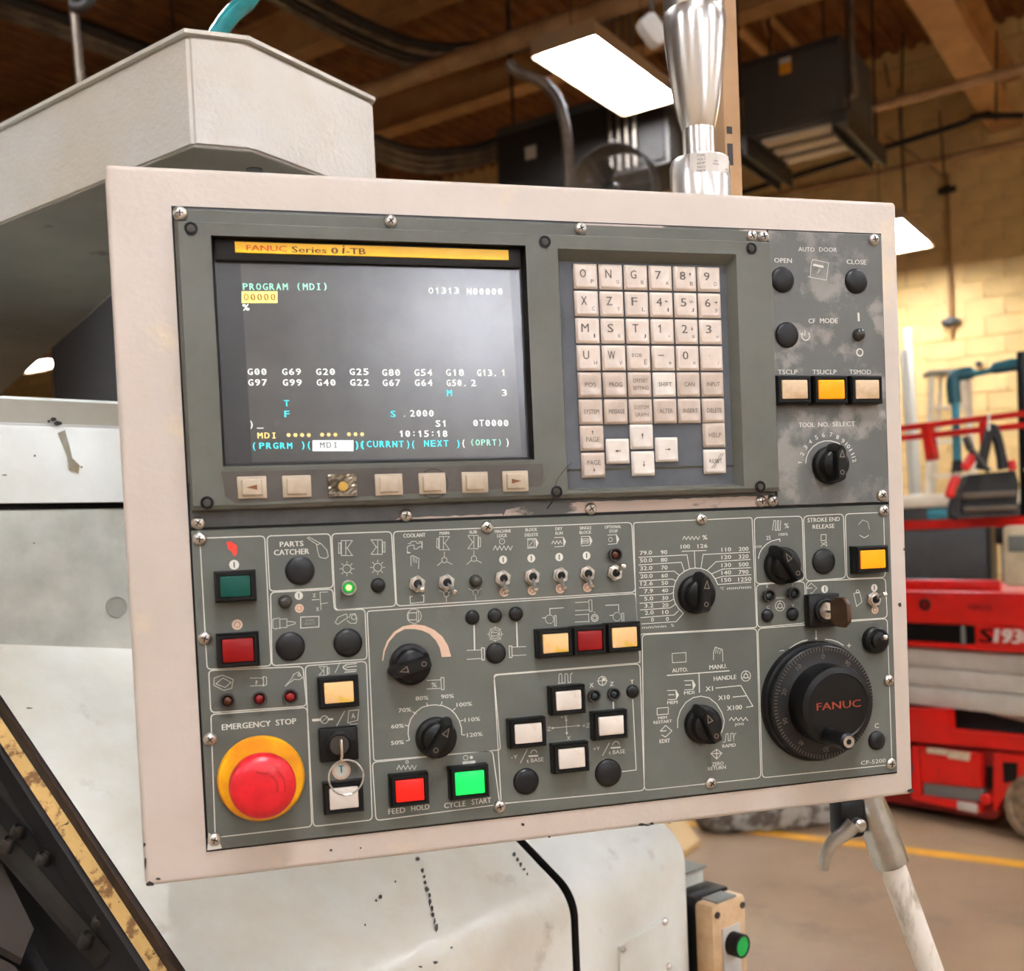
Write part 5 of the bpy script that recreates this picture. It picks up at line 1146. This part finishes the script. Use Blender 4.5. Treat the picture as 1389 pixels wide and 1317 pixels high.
fr([(533.5, 721), (857, 708.5), (862, 803), (538, 822)]); fr([(859.5, 709), (1020, 702), (1026.5, 851), (869, 860), (868, 900), (862, 803)], 3)
fr([(1023, 702), (1088, 700), (1091, 787), (1025.5, 792)]); fr([(1090, 700), (1144, 697), (1147, 784), (1093, 788)]); fr([(1146.5, 697), (1198.5, 695), (1201, 783), (1149, 785)])
fr([(1026, 793), (1091.5, 788.5), (1093, 845), (1027.5, 851)]); fr([(1093.5, 788.5), (1201, 784), (1203.5, 838), (1095, 845)])
fr([(1028, 852.5), (1203.5, 839), (1210, 1037), (1034, 1055)]); fr([(871, 861), (1026.5, 852.5), (1032, 1055), (874, 1072)])
fr([(498, 829), (862, 805), (868, 899), (670, 915), (679, 1017), (507, 1032)], 4); fr([(670, 916), (868, 900.5), (874, 1072), (680, 1090)])
fr([(505, 1034), (668, 1018), (678, 1091), (510, 1113)]); fr([(283, 909.5), (411, 904), (416, 957.5), (286, 966.5)])
fr([(286, 969), (416.5, 959.5), (423, 1121), (292, 1136)]); fr([(414, 903), (497, 897), (505, 1112), (425, 1121)])
L.at((260, 690), 5.342)
def onsym(x, y, s_=1): L.d(x, y, 35*s_, 0); L.t('I', x, y, 10*s_, 44*s_, 3, dz=.00005)
def offsym(x, y, s_=1): L.d(x, y, 38*s_, 1); L.c(x, y, 20*s_, .0005, 3); 
onsym(308, 406); offsym(330, 840); poly(L.bm, [(*L.p(*q_), 0) for q_ in ((250, 242), (285, 236), (330, 268), (328, 330), (308, 348), (290, 312), (262, 290))], 2)
L.t('PARTS', 724, 255, 170, 38, bold=.0002); L.t('CATCHER', 724, 313, 254, 40, bold=.0002)
L.l([(838, 212), (912, 262), (935, 250), (980, 300), (990, 345), (970, 362), (925, 350), (912, 300), (905, 258)], .0003); L.l([(838, 212), (850, 205), (930, 250)], .0003)
def chuck(x, y, w_, h_, f=1):
    g = lambda a, b_: (x+f*a*w_, y+b_*h_)
    L.l([g(-.5, -.35), g(-.5, .35), g(-.35, .35), g(-.35, -.35)], .0003, closed=True); L.l([g(-.3, -.5), g(.5, -.5), g(.12, 0), g(.5, .5), g(-.3, .5)], .0003, closed=True); L.l([g(.02, -.48), g(.02, .48)], .0003); L.l([g(.02, 0), g(.15, 0)], .0003)
def sun(x, y, r_):
    L.c(x, y, r_, .0003)
    for k in range(8): u = k*math.pi/4; L.l([(x+1.25*r_*math.cos(u), y+1.25*r_*math.sin(u)), (x+1.8*r_*math.cos(u), y+1.8*r_*math.sin(u))], .0003)
chuck(1115, 285, 100, 108); chuck(1350, 278, 100, 105, -1); sun(1125, 435, 30); sun(1348, 425, 30)
onsym(776, 630, .85); offsym(780, 722, .85); L.l([(985, 603), (930, 605), (935, 690), (985, 682)], .0003); L.l([(935, 690), (938, 735)], .0003); L.t('Z', 888, 628, 22, 24); L.l([(870, 660), (925, 658)], .0004); L.t('X', 912, 727, 24, 30)
L.l([(588, 800), (588, 862), (610, 875), (615, 865), (640, 868), (638, 800), (690, 798), (690, 860), (640, 862)], .0003); L.l([(588, 800), (640, 790)], .0003); L.l([(692, 815), (750, 822), (750, 834), (692, 850)], .0003)
L.l([(790, 785), (922, 780), (922, 856), (790, 865)], .0005, closed=True); L.t('WORK', 856, 808, 66, 14, 4); L.t('SELECT', 856, 832, 76, 14, 4)
L.l([(1040, 825), (1060, 785), (1120, 762), (1130, 790), (1095, 812), (1060, 838), (1040, 825)], .0003); L.l([(1140, 790), (1150, 765), (1185, 760), (1198, 800), (1190, 830), (1150, 830), (1125, 810)], .0003); L.c(1175, 785, 18, .0003)
L.at((260, 890), 5.065)
L.l([(155, 150), (210, 130), (285, 160), (275, 220), (220, 235), (152, 200)], .0003, closed=True); L.l([(165, 190), (215, 150), (270, 180), (230, 215)], .0003, closed=True)
L.l([(400, 150), (490, 150), (495, 200), (400, 205)], .0003); L.l([(492, 140), (515, 145), (515, 195), (492, 205)], .0003, closed=True); L.t('?', 446, 180, 16, 26)
L.l([(640, 208), (690, 150), (700, 125), (735, 108), (762, 150), (735, 162), (705, 158), (640, 208)], .0003); L.c(738, 130, 8, .0003)
L.t('EMERGENCY', 376, 475, 336, 42, rot=.10, bold=.0002) if False else L.t('EMERGENCY', 376, 475, 336, 40, bold=.0002); L.t('STOP', 648, 451, 140, 40, bold=.0002)
chuck(910, 100, 70, 60, -1); L.l([(985, 115), (1020, 42)], .0003); L.l([(1135, 50), (1060, 58), (1040, 75), (1060, 95), (1135, 92)], .0005); L.l([(1135, 68), (1070, 75)], .0005); L.l([(1050, 110), (1130, 104)], .0005); L.c(1052, 76, 12, .0003)
L.l([(828, 440), (890, 436)], .0016); L.l([(935, 434), (972, 432)], .0012); L.c(912, 436, 26, .0004); L.l([(895, 450), (930, 420)], .0003); L.l([(995, 480), (1052, 376)], .0005); L.l([(1080, 375), (1148, 368), (1140, 440), (1072, 458)], .0004, closed=True); L.l([(1085, 460), (1095, 470), (1140, 462)], .0004); L.t('A', 1110, 410, 26, 36)
L.d(1028, 785, 64, 1); L.d(1028, 782, 48, 0, .00005); L.t('T', 1028, 775, 34, 48, 5, dz=.0001, bold=.0004)
L.at((500, 680), 5.342)
L.t('COOLANT', 332, 246, 160, 28, bold=.00015); L.l([(280, 372), (280, 330), (300, 318), (330, 318), (330, 345), (350, 345), (365, 330), (385, 330), (385, 300), (350, 305), (345, 290), (310, 290), (305, 305), (285, 305)], .0003); L.l([(278, 372), (302, 372)], .0007); L.l([(362, 290), (388, 292), (388, 345)], .0003)
L.l([(308, 470), (305, 400), (320, 392), (365, 415), (362, 490)], .0003); L.l([(322, 400), (322, 440), (335, 405), (335, 445), (348, 415), (348, 448)], .0003)
L.l([(300, 690), (302, 740), (400, 730), (400, 680)], .0004); L.l([(300, 690), (318, 688)], .0004); L.l([(385, 681), (400, 680)], .0004)
L.t('MAIN', 549, 230, 68, 22, bold=.0001); L.t('SUB', 757, 222, 54, 22, bold=.0001); chuck(540, 303, 92, 96); chuck(765, 295, 92, 96, -1)
for x, y in ((549, 425), (763, 415)): L.c(x, y, 20, .0003); L.l([(x, y-20), (x, y-60)], .0003); L.l([(x-18, y+12), (x-52, y+42)], .0003); L.l([(x+18, y+12), (x+58, y+32)], .0003)
for x, y in ((563, 672), (775, 660)): L.c(x, y, 20, .0003); L.l([(x, y+20), (x+2, y+58)], .0003); L.l([(x-18, y-10), (x-52, y-28)], .0003); L.l([(x+18, y-10), (x+48, y-32)], .0003)
L.t('MACHINE', 973, 216, 116, 22, bold=.0001); L.t('LOCK', 968, 248, 72, 24, bold=.0001); L.c(967, 290, 20, .0003); L.d(967, 285, 3)
zig = lambda x0, x1, y, a, k: [(x0+(x1-x0)*i/k, y+(a if i % 2 == 0 else -a)) for i in range(k+1)]
L.l(zig(903, 1042, 338, 16, 9), .0004)
L.c(330, 832, 52, .0003); L.l([(285, 808), (345, 808)], .0004); L.l([(285, 860), (345, 858)], .0004); L.l([(288, 808), (288, 860)], .0003); L.l([(348, 798), (362, 798), (362, 868), (348, 868)], .0003, closed=True)
arc_o = [(98+0, 1155), (108, 1080), (135, 1010), (185, 945), (250, 905), (330, 890), (405, 900), (475, 930), (535, 980), (575, 1045), (598, 1125)]
arc_i = [(530, 1128), (515, 1060), (485, 1005), (440, 960), (385, 935), (330, 925), (262, 925), (200, 958), (150, 1015), (118, 1085), (105, 1155)]
k = len(arc_o)
for i in range(k-1): poly(L.bm, [(*L.p(*q_), 0) for q_ in (arc_o[i], arc_o[i+1], arc_i[k-2-i], arc_i[k-1-i])], 1)
L.l([(764, 895), (768, 1075)], .0009); L.l([(1072, 875), (1078, 1053)], .0009); sun(918, 962, 32); L.c(918, 962, 46, .0003); L.l([(890, 950), (930, 950), (945, 962), (930, 975), (890, 975)], .0003)
L.l([(712, 1080), (820, 1076)], .0004); L.l([(712, 1145), (820, 1138)], .0004); L.l([(818, 1062), (838, 1062), (840, 1148), (822, 1150)], .0005, closed=True); L.l([(1018, 1048), (1038, 1048), (1040, 1130), (1022, 1132)], .0005, closed=True); L.l([(1040, 1056), (1142, 1052)], .0004); L.l([(1042, 1118), (1142, 1112)], .0004)
L.at((640, 680), 5.7875)
for s_, x, y, w_ in (('BLOCK', 467, 222, 92), ('DELETE', 468, 262, 104), ('DRY', 683, 215, 54), ('RUN', 685, 250, 56), ('SINGLE', 893, 208, 92), ('BLOCK', 892, 243, 92), ('OPTIONAL', 1108, 200, 128), ('STOP', 1112, 234, 66)): L.t(s_, x, y, w_, 24, bold=.0001)
def tape(x, y, inner):
    L.l([(x-45, y-35), (x+25, y-38), (x+45, y-4), (x+28, y+32), (x-42, y+38)], .0004); poly(L.bm, [(*L.p(*q_), 0) for q_ in ((x+22, y-38), (x+28, y+32), (x+45, y-4))])
    if inner == 's': L.l([(x-38, y-28), (x+14, y-30), (x+14, y+26), (x-38, y+30)], .0003, closed=True); L.l([(x-28, y+22), (x+6, y-22)], .0003)
    if inner == 'z': L.l(zig(x-66, x+14, y+2, 12, 6), .0004)
    if inner == 'b': L.l([(x-40, y-28), (x-40, y+28)], .0006); L.l([(x-32, y-16), (x+14, y-18), (x+14, y+14), (x-32, y+16)], .0004, closed=True); L.l([(x-28, y), (x+10, y-2)], .0006)
    if inner == 'c': L.c(x-22, y, 16, .0003)
tape(477, 330, 's'); tape(693, 320, 'z'); tape(900, 312, 'b'); tape(1110, 300, 'c')
for x, y in ((246, 458), (467, 447), (686, 437), (901, 426)): onsym(x, y, .92)
for x, y in ((254, 712), (475, 700), (694, 686), (908, 676)): offsym(x, y, .98)
L.l([(720, 835), (612, 842), (614, 895)], .0005); L.l([(1048, 816), (1152, 812), (1154, 865)], .0005)
for x, y in ((610, 925), (1140, 905)): L.c(x, y, 34, .0003); L.l([(x+38, y-28), (x+52, y-28), (x+54, y+50), (x+40, y+52)], .0004, closed=True); L.l([(x-58, y-10), (x-30, y-12)], .0005)
for y0 in (795, 858, 892, 948): L.l([(810, y0), (920, y0-6)], .0004)
L.l([(918, 775), (942, 773), (944, 862), (922, 864)], .0004, closed=True); L.l([(916, 880), (920, 950)], .0004); L.c(965, 915, 28, .0005); L.c(965, 915, 16, .0004); L.t('+', 962, 870, 14, 14)
L.at((840, 680), 6.314)
LN = ('79.0', '50.0', '32.0', '20.0', '12.6', '7.9', '5.0', '3.2', '2.0', '0'); LR = ('90', '80', '70', '60', '50', '40', '30', '20', '10', '0'); yy = (440, 505, 572, 640, 703, 768, 832, 893, 953, 1013)
for k in range(10):
    w_ = {4: 104, 3: 76, 1: 24}[len(LN[k])]; xr = 280+k*1.8; L.t(LN[k], xr-w_/2, yy[k], w_, 34, bold=.0001); w_ = 54 if k < 9 else 24; xr = 410+k*1.6; L.t(LR[k], xr-w_/2, yy[k]-5, w_, 34, bold=.0001)
for pts in ([(165, 480), (580, 458), (602, 580)], [(165, 545), (532, 522), (558, 600)], [(168, 612), (470, 597), (517, 636)], [(170, 683), (455, 665), (482, 682)], [(170, 740), (468, 728)], [(172, 808), (440, 793), (462, 780)], [(175, 873), (432, 855), (465, 838)], [(178, 930), (437, 912), (482, 880)], [(182, 996), (470, 973), (508, 935)], [(188, 1050), (487, 1030), (550, 958)],
            [(1120, 435), (718, 455), (700, 572)], [(1125, 497), (830, 516), (752, 590)], [(1128, 567), (885, 580), (788, 622)], [(1130, 628), (890, 642), (818, 662)], [(1130, 692), (840, 712)], [(535, 428), (745, 420)], [(643, 424), (650, 570)]): L.l(pts, .0005)
L.l([(552, 960), (508, 918), (478, 870), (464, 820), (464, 760), (478, 695), (512, 635), (560, 597), (605, 578), (650, 571), (700, 575), (752, 592), (790, 622), (820, 662), (845, 712)], .0006)
for k, (a, b_) in enumerate((('110', '200'), ('120', '320'), ('130', '500'), ('140', '790'), ('150', '1250'))):
    y = (412, 477, 545, 610, 672)[k]; L.t(a, 917, y, 82, 34, bold=.0001); L.t(b_, 1065 if k < 4 else 1075, y-5, 84 if k < 4 else 112, 34, bold=.0001)
L.t('100', 566, 387, 78, 34, bold=.0001); L.t('126', 713, 382, 84, 34, bold=.0001); L.l(zig(542, 690, 314, 14, 9), .0004); L.t('%', 733, 308, 40, 38, bold=.0002)
L.t('°C', 880, 745, 32, 26); L.t('mm/min', 1028, 738, 206, 26); L.t('mm/min', 298, 1074, 206, 24); L.t('%', 456, 1062, 26, 24)
L.at((1010, 680), 6.314)
L.l([(240, 248), (250, 165), (265, 165), (262, 248), (278, 248), (280, 165), (292, 165), (290, 248), (305, 246), (310, 162)], .0004); L.t('%', 360, 208, 38, 44); L.t('100%', 332, 282, 78, 24); L.t('25', 204, 312, 38, 34); L.t('LOW', 116, 388, 64, 22)
L.l([(118, 492), (128, 445), (150, 405), (185, 368), (230, 340), (300, 322), (304, 345)], .0006)
L.t('STROKE END', 678, 156, 276, 36, bold=.0001); L.t('RELEASE', 676, 214, 186, 36, bold=.0001); L.l([(655, 285), (698, 283), (698, 335), (655, 337)], .0004, closed=True); L.l([(652, 385), (700, 345), (705, 383), (655, 350)], .0004)
L.l([(975, 200), (1010, 160), (1055, 175), (1070, 240)], .0003); L.l([(985, 290), (1025, 312), (1065, 290)], .0005)
L.t('X', 192, 728, 22, 26); L.t('Z', 410, 716, 22, 26); L.t('C', 200, 908, 26, 26); L.t('Y', 415, 893, 24, 26); L.c(303, 895, 44, .0004); L.c(303, 895, 20, .0005); L.l([(303, 875), (303, 851)], .0004); L.l([(286, 906), (268, 920)], .0004); L.l([(320, 906), (338, 918)], .0004); L.t('HANDLE', 302, 826, 84, 16)
L.l([(530, 745), (570, 700), (618, 742), (575, 790), (562, 780)], .0004); L.l([(535, 745), (580, 742)], .0005); onsym(686, 752, .95); onsym(1111, 740, .9); offsym(1117, 930, .9)
L.l([(935, 790), (985, 775), (1005, 860), (960, 900)], .0004, closed=True); L.c(968, 772, 14, .0004)
L.at((500, 820), 4.391)
L.l([(345, 452), (430, 448)], .0004); L.l([(345, 503), (430, 498)], .0004); L.l([(430, 435), (448, 435), (450, 505), (434, 508)], .0004, closed=True); L.t('%', 390, 478, 30, 28)
for s_, x, y in (('50%', 172, 822), ('60%', 172, 724), ('70%', 216, 628), ('80%', 318, 557), ('90%', 470, 546), ('100%', 570, 594), ('110%', 618, 684), ('120%', 632, 774)): L.t(s_, x, y, 76 if len(s_) == 3 else 92, 24, bold=.00012)
L.l([(243, 808), (235, 770), (238, 722), (252, 680), (282, 640), (318, 612), (360, 600), (400, 597), (445, 603), (485, 622), (515, 650), (540, 690), (553, 735), (555, 775)], .0006)
for a in ([(222, 812), (243, 808)], [(215, 718), (240, 724)], [(262, 638), (285, 652)], [(345, 585), (352, 607)], [(438, 578), (430, 602)], [(518, 616), (498, 635)], [(566, 688), (545, 694)], [(575, 776), (553, 776)]): L.l(a, .0005)
L.t('o', 229, 937, 20, 20); L.l(zig(168, 285, 970, 13, 9), .0004); L.t('FEED', 168, 1228, 100, 32, bold=.00015); L.t('HOLD', 308, 1209, 108, 32, bold=.00015); L.t('CYCLE', 514, 1191, 128, 32, bold=.00015); L.t('START', 672, 1170, 116, 32, bold=.00015)
L.d(598, 948, 14, 0); L.d(612, 910, 10, 0); L.l([(560, 948), (636, 942)], .0030, 0); L.c(578, 912, 14, .0004)
L.at((660, 820), 4.705)
L.l([(462, 503), (462, 448), (470, 440), (480, 447), (482, 500), (500, 500), (500, 445), (510, 440), (518, 446), (520, 498), (536, 497), (537, 443), (550, 436)], .0004); L.l([(455, 503), (482, 501)], .0004)
L.t('X', 670, 515, 26, 28, bold=.0001); L.t('Z', 799, 506, 26, 26, bold=.0001); L.t('Y', 929, 492, 22, 28, bold=.0001); L.c(739, 487, 28, .0005); L.l([(705, 488), (773, 484)], .0004); L.l([(739, 455), (740, 520)], .0004); L.d(749, 478, 10)
L.l([(808, 620), (810, 670)], .0012); L.l([(933, 605), (955, 1055), (865, 1066)], .0006); L.t('Z', 398, 793, 24, 26); L.t('+Z', 636, 772, 50, 26); L.l([(420, 788), (585, 773)], .0005); L.l([(508, 735), (512, 820)], .0005); L.t('X', 524, 852, 24, 26); L.t('+X', 495, 718, 44, 20)
for x, y, dx, dy in ((420, 788, -1, 0), (588, 773, 1, 0), (508, 735, 0, -1), (512, 822, 0, 1)): poly(L.bm, [(*L.p(*q_), 0) for q_ in ((x+14*dx, y+14*dy), (x-8*dx-9*dy, y-8*dy-9*dx), (x-8*dx+9*dy, y-8*dy+9*dx))])
L.t('-Y', 178, 972, 44, 22); L.l([(215, 1012), (260, 925)], .0005); L.t('t BASE', 310, 992, 108, 26, bold=.0001); L.l([(268, 968), (330, 964)], .0012); L.c(302, 948, 20, .0005, a0=0, a1=180)
L.t('+Y', 702, 920, 44, 22); L.l([(740, 965), (784, 882)], .0005); L.t('t BASE', 832, 940, 104, 26, bold=.0001); L.l([(792, 915), (856, 911)], .0012); L.c(826, 895, 22, .0005, a0=0, a1=180)
L.at((860, 850), 5.49)
L.l([(284, 200), (286, 268), (388, 262), (386, 192)], .0004, closed=True); L.t('AUTO.', 342, 322, 116, 30, bold=.00015); L.t('MANU.', 626, 298, 128, 32, bold=.00015); L.l([(592, 250), (592, 190), (605, 152), (658, 170), (662, 260)], .0004); L.l([(606, 200), (612, 160), (622, 200), (630, 162), (638, 205), (648, 170)], .0003)
L.l([(245, 363), (712, 328)], .0007); L.l([(484, 346), (487, 492)], .0007); L.t('HANDLE', 678, 380, 168, 32, bold=.00015); L.c(833, 367, 38, .0005); L.c(833, 367, 16, .0006)
for a in (-90, 30, 150): L.l([(833+16*math.cos(R(a)), 367+16*math.sin(R(a))), (833+38*math.cos(R(a)), 367+38*math.sin(R(a)))], .0004)
L.t('X1', 560, 462, 54, 34, bold=.0002); L.t('X10', 670, 527, 86, 34, bold=.0002); L.t('X100', 748, 603, 112, 34, bold=.0002); L.l([(608, 457), (795, 438), (885, 592), (835, 600)], .0006); L.l([(735, 524), (838, 514)], .0006)
L.l([(325, 755), (325, 690), (345, 625), (385, 565), (440, 528), (500, 517), (560, 530), (615, 575), (655, 640), (672, 700), (665, 750), (650, 790)], .0006)
for x, y, s_ in ((415, 435, 'MDI'), (290, 508, 'MEM')): L.l([(x-42, y-32), (x+22, y-35), (x+42, y), (x+24, y+32), (x-40, y+36)], .0005); poly(L.bm, [(*L.p(*q_), 0) for q_ in ((x+18, y-35), (x+24, y+32), (x+44, y))]); L.l([(x-35, y), (x+10, y-2)], .0006); L.t(s_, x-4, y+56, 76, 24, bold=.00012)
L.l([(172, 608), (255, 600), (255, 650), (172, 657)], .0005, closed=True); L.t('MEM', 212, 678, 66, 20, bold=.0001); L.t('RESTART', 214, 708, 136, 22, bold=.0001); L.l([(195, 778), (235, 735), (282, 775), (235, 822), (205, 805)], .0005); L.l([(200, 778), (240, 775)], .0006); L.t('EDIT', 230, 850, 78, 28, bold=.0002)
L.l(zig(708, 848, 688, 12, 8), .0005); L.t('JOG', 783, 728, 66, 24, bold=.0001); L.l([(662, 862), (680, 855), (684, 800), (700, 795), (702, 850), (718, 848), (720, 795), (738, 792), (742, 856), (748, 800), (762, 792)], .0004); L.t('RAPID', 708, 885, 100, 24, bold=.0001)
L.l([(572, 945), (615, 912), (655, 942), (615, 985)], .0005, closed=True); L.l([(575, 946), (655, 942)], .0006); L.l([(614, 915), (616, 982)], .0006); L.t('ZERO', 624, 1020, 86, 26, bold=.0001); L.t('RETURN', 617, 1052, 134, 26, bold=.0001)
L.at((1020, 830), 5.27)
L.l([(458, 130), (459, 185)], .0005); L.d(459, 190, 9); L.l([(268, 262), (310, 232), (355, 210), (398, 200)], .0007); L.l([(522, 195), (570, 200), (615, 215), (655, 240)], .0007); L.t('-', 215, 276, 34, 5); L.t('+', 694, 240, 30, 30); L.t('C', 892, 813, 30, 34); L.t('CF-5200', 868, 1070, 178, 28)
L.done('panel_print', [m_white, m_pink, m_redp, m_ink, M('faint_print', (150, 150, 142), .6), m_teal], lowp)
# upper right panel print
L = Leg(.0023); L.at((1000, 290), 5.725)
L.t('AUTO', 538, 276, 126, 34); L.t('DOOR', 706, 278, 138, 34); L.t('OPEN', 356, 362, 136, 36, bold=.00015); L.t('CLOSE', 926, 374, 152, 36, bold=.00015); L.l([(575, 380), (590, 355), (710, 382), (692, 515), (548, 488)], .0004); L.l([(575, 380), (568, 490)], .0004); L.l([(590, 395), (670, 412)], .0016); L.l([(625, 460), (642, 432)], .0004)
L.t('CF', 580, 832, 52, 36, bold=.0002); L.t('MODE', 712, 830, 138, 38, bold=.0002); L.l([(941, 768), (944, 834)], .0016); L.c(952, 1076, 27, .0010); L.c(532, 948, 34, .0008, a0=-225, a1=45); L.l([(526, 905), (526, 945)], .0006); L.l([(485, 905), (490, 940), (505, 925), (520, 950)], .0003)
L.t('TSCLP', 392, 1228, 152, 36, bold=.0001); L.t('TSUCLP', 678, 1228, 188, 36, bold=.0001); L.t('TSMOD', 955, 1228, 168, 36, bold=.0001)
L.at((1000, 490), 5.7875)
L.t('TOOL', 545, 498, 122, 38, bold=.0002); L.t('NO.', 678, 496, 84, 38, bold=.0002); L.t('SELECT', 838, 492, 176, 38, bold=.0002)
L.l([(538, 802), (542, 760), (562, 710), (595, 670), (635, 642), (685, 625), (735, 625), (790, 640), (815, 662)], .0007)
for s_, x, y, a in (('1', 492, 795, 80), ('2', 510, 728, 62), ('3', 537, 675, 45), ('4', 573, 632, 32), ('5', 622, 597, 20), ('6', 676, 580, 6), ('7', 737, 576, -6), ('8', 788, 595, -20), ('9', 830, 625, -35), ('10', 868, 662, -48), ('11', 898, 712, -62), ('12', 918, 770, -76)): L.t(s_, x, y, 22 if len(s_) == 1 else 38, 34, rot=R(a), bold=.0001)
L.done('panel_print', m_white, upp)
# =================================================================== steel lamp post on the pendant
pu, pn = uv(950, 262, -.05); T = PT(pu, PH, -.05) @ Matrix.Rotation(-math.pi/2, 4, 'X')   # local z up
T = Matrix.Translation((pu, .05, ZP+PH))
lm = root('lamp_post', None, 'polished steel signal lamp post with label collar standing on the pendant', 'lamp post', T=T)
s_ = ((T.translation-CAM).dot(CF))/F
dd = T.translation-CAM; base_py = PY-F*dd.dot(CU)/dd.dot(CF)
zf = lambda py: hit(945, py, T.translation, Vector((0, 1, 0))).z-(ZP+PH)
def lobj(name, prof_, m, seg=64): c_ = B(); lathe(c_, prof_, seg); return obj(name, c_, m, lm, T)
lobj('collar', [(40.3*s_, 0), (40.5*s_, .001), (40.5*s_, zf(226)), (38*s_, zf(219)), (26*s_, zf(217)), (22*s_, zf(217))], m_brush)
lobj('neck', [(22.3*s_, zf(218)), (22.3*s_, zf(176))], m_chrome)
lobj('tapered_body', [(22.5*s_, zf(177)), (26*s_, zf(165)), (31*s_, zf(140)), (35*s_, zf(110)), (38.5*s_, zf(80)), (41*s_, zf(50)), (41.8*s_, zf(35)), (41*s_, zf(24)), (39.6*s_, zf(18)), (39.3*s_, zf(17))], m_chrome)
lobj('upper_tube', [(40.2*s_, zf(19)), (40.8*s_, zf(16)), (41*s_, zf(-160))], m_chrome)
c = B()
rl = 40.6*s_
def onc(a, z): return Vector((rl*math.sin(a), -rl*math.cos(a), z))
for i in range(12):
    a0, a1 = -.75+i*.13, -.75+(i+1)*.13; poly(c, [onc(a0, zf(246)), onc(a1, zf(246)), onc(a1, zf(221)), onc(a0, zf(221))])
pl = obj('rating_label', c, M('silver_label', (214, 206, 196), .4), lm, T)
c = B()
def ctext(s, a, py, w_, h_):
    vs, fs, _ = tmesh(s); nv = [c.verts.new(onc(a+x*w_/(rl), zf(py)+y*h_)*1.0+Vector((math.sin(a), -math.cos(a), 0))*.0002) for x, y in vs]
    for f in fs:
        try: c.faces.new([nv[i] for i in f])
        except ValueError: pass
for k, s__ in enumerate(('TYPE', 'VOLT', 'AMP', 'NO.', 'DATE')): ctext(s__, -.40+(k % 2)*.02, 225+k*5, .0062, .0016)
ctext('24V', .1, 232, .004, .0014); ctext('50Hz', .1, 236, .005, .0014); ctext('CE', .62, 243, .0052, .0044)
obj('label_print', c, m_ink, pl, T, smooth=None)
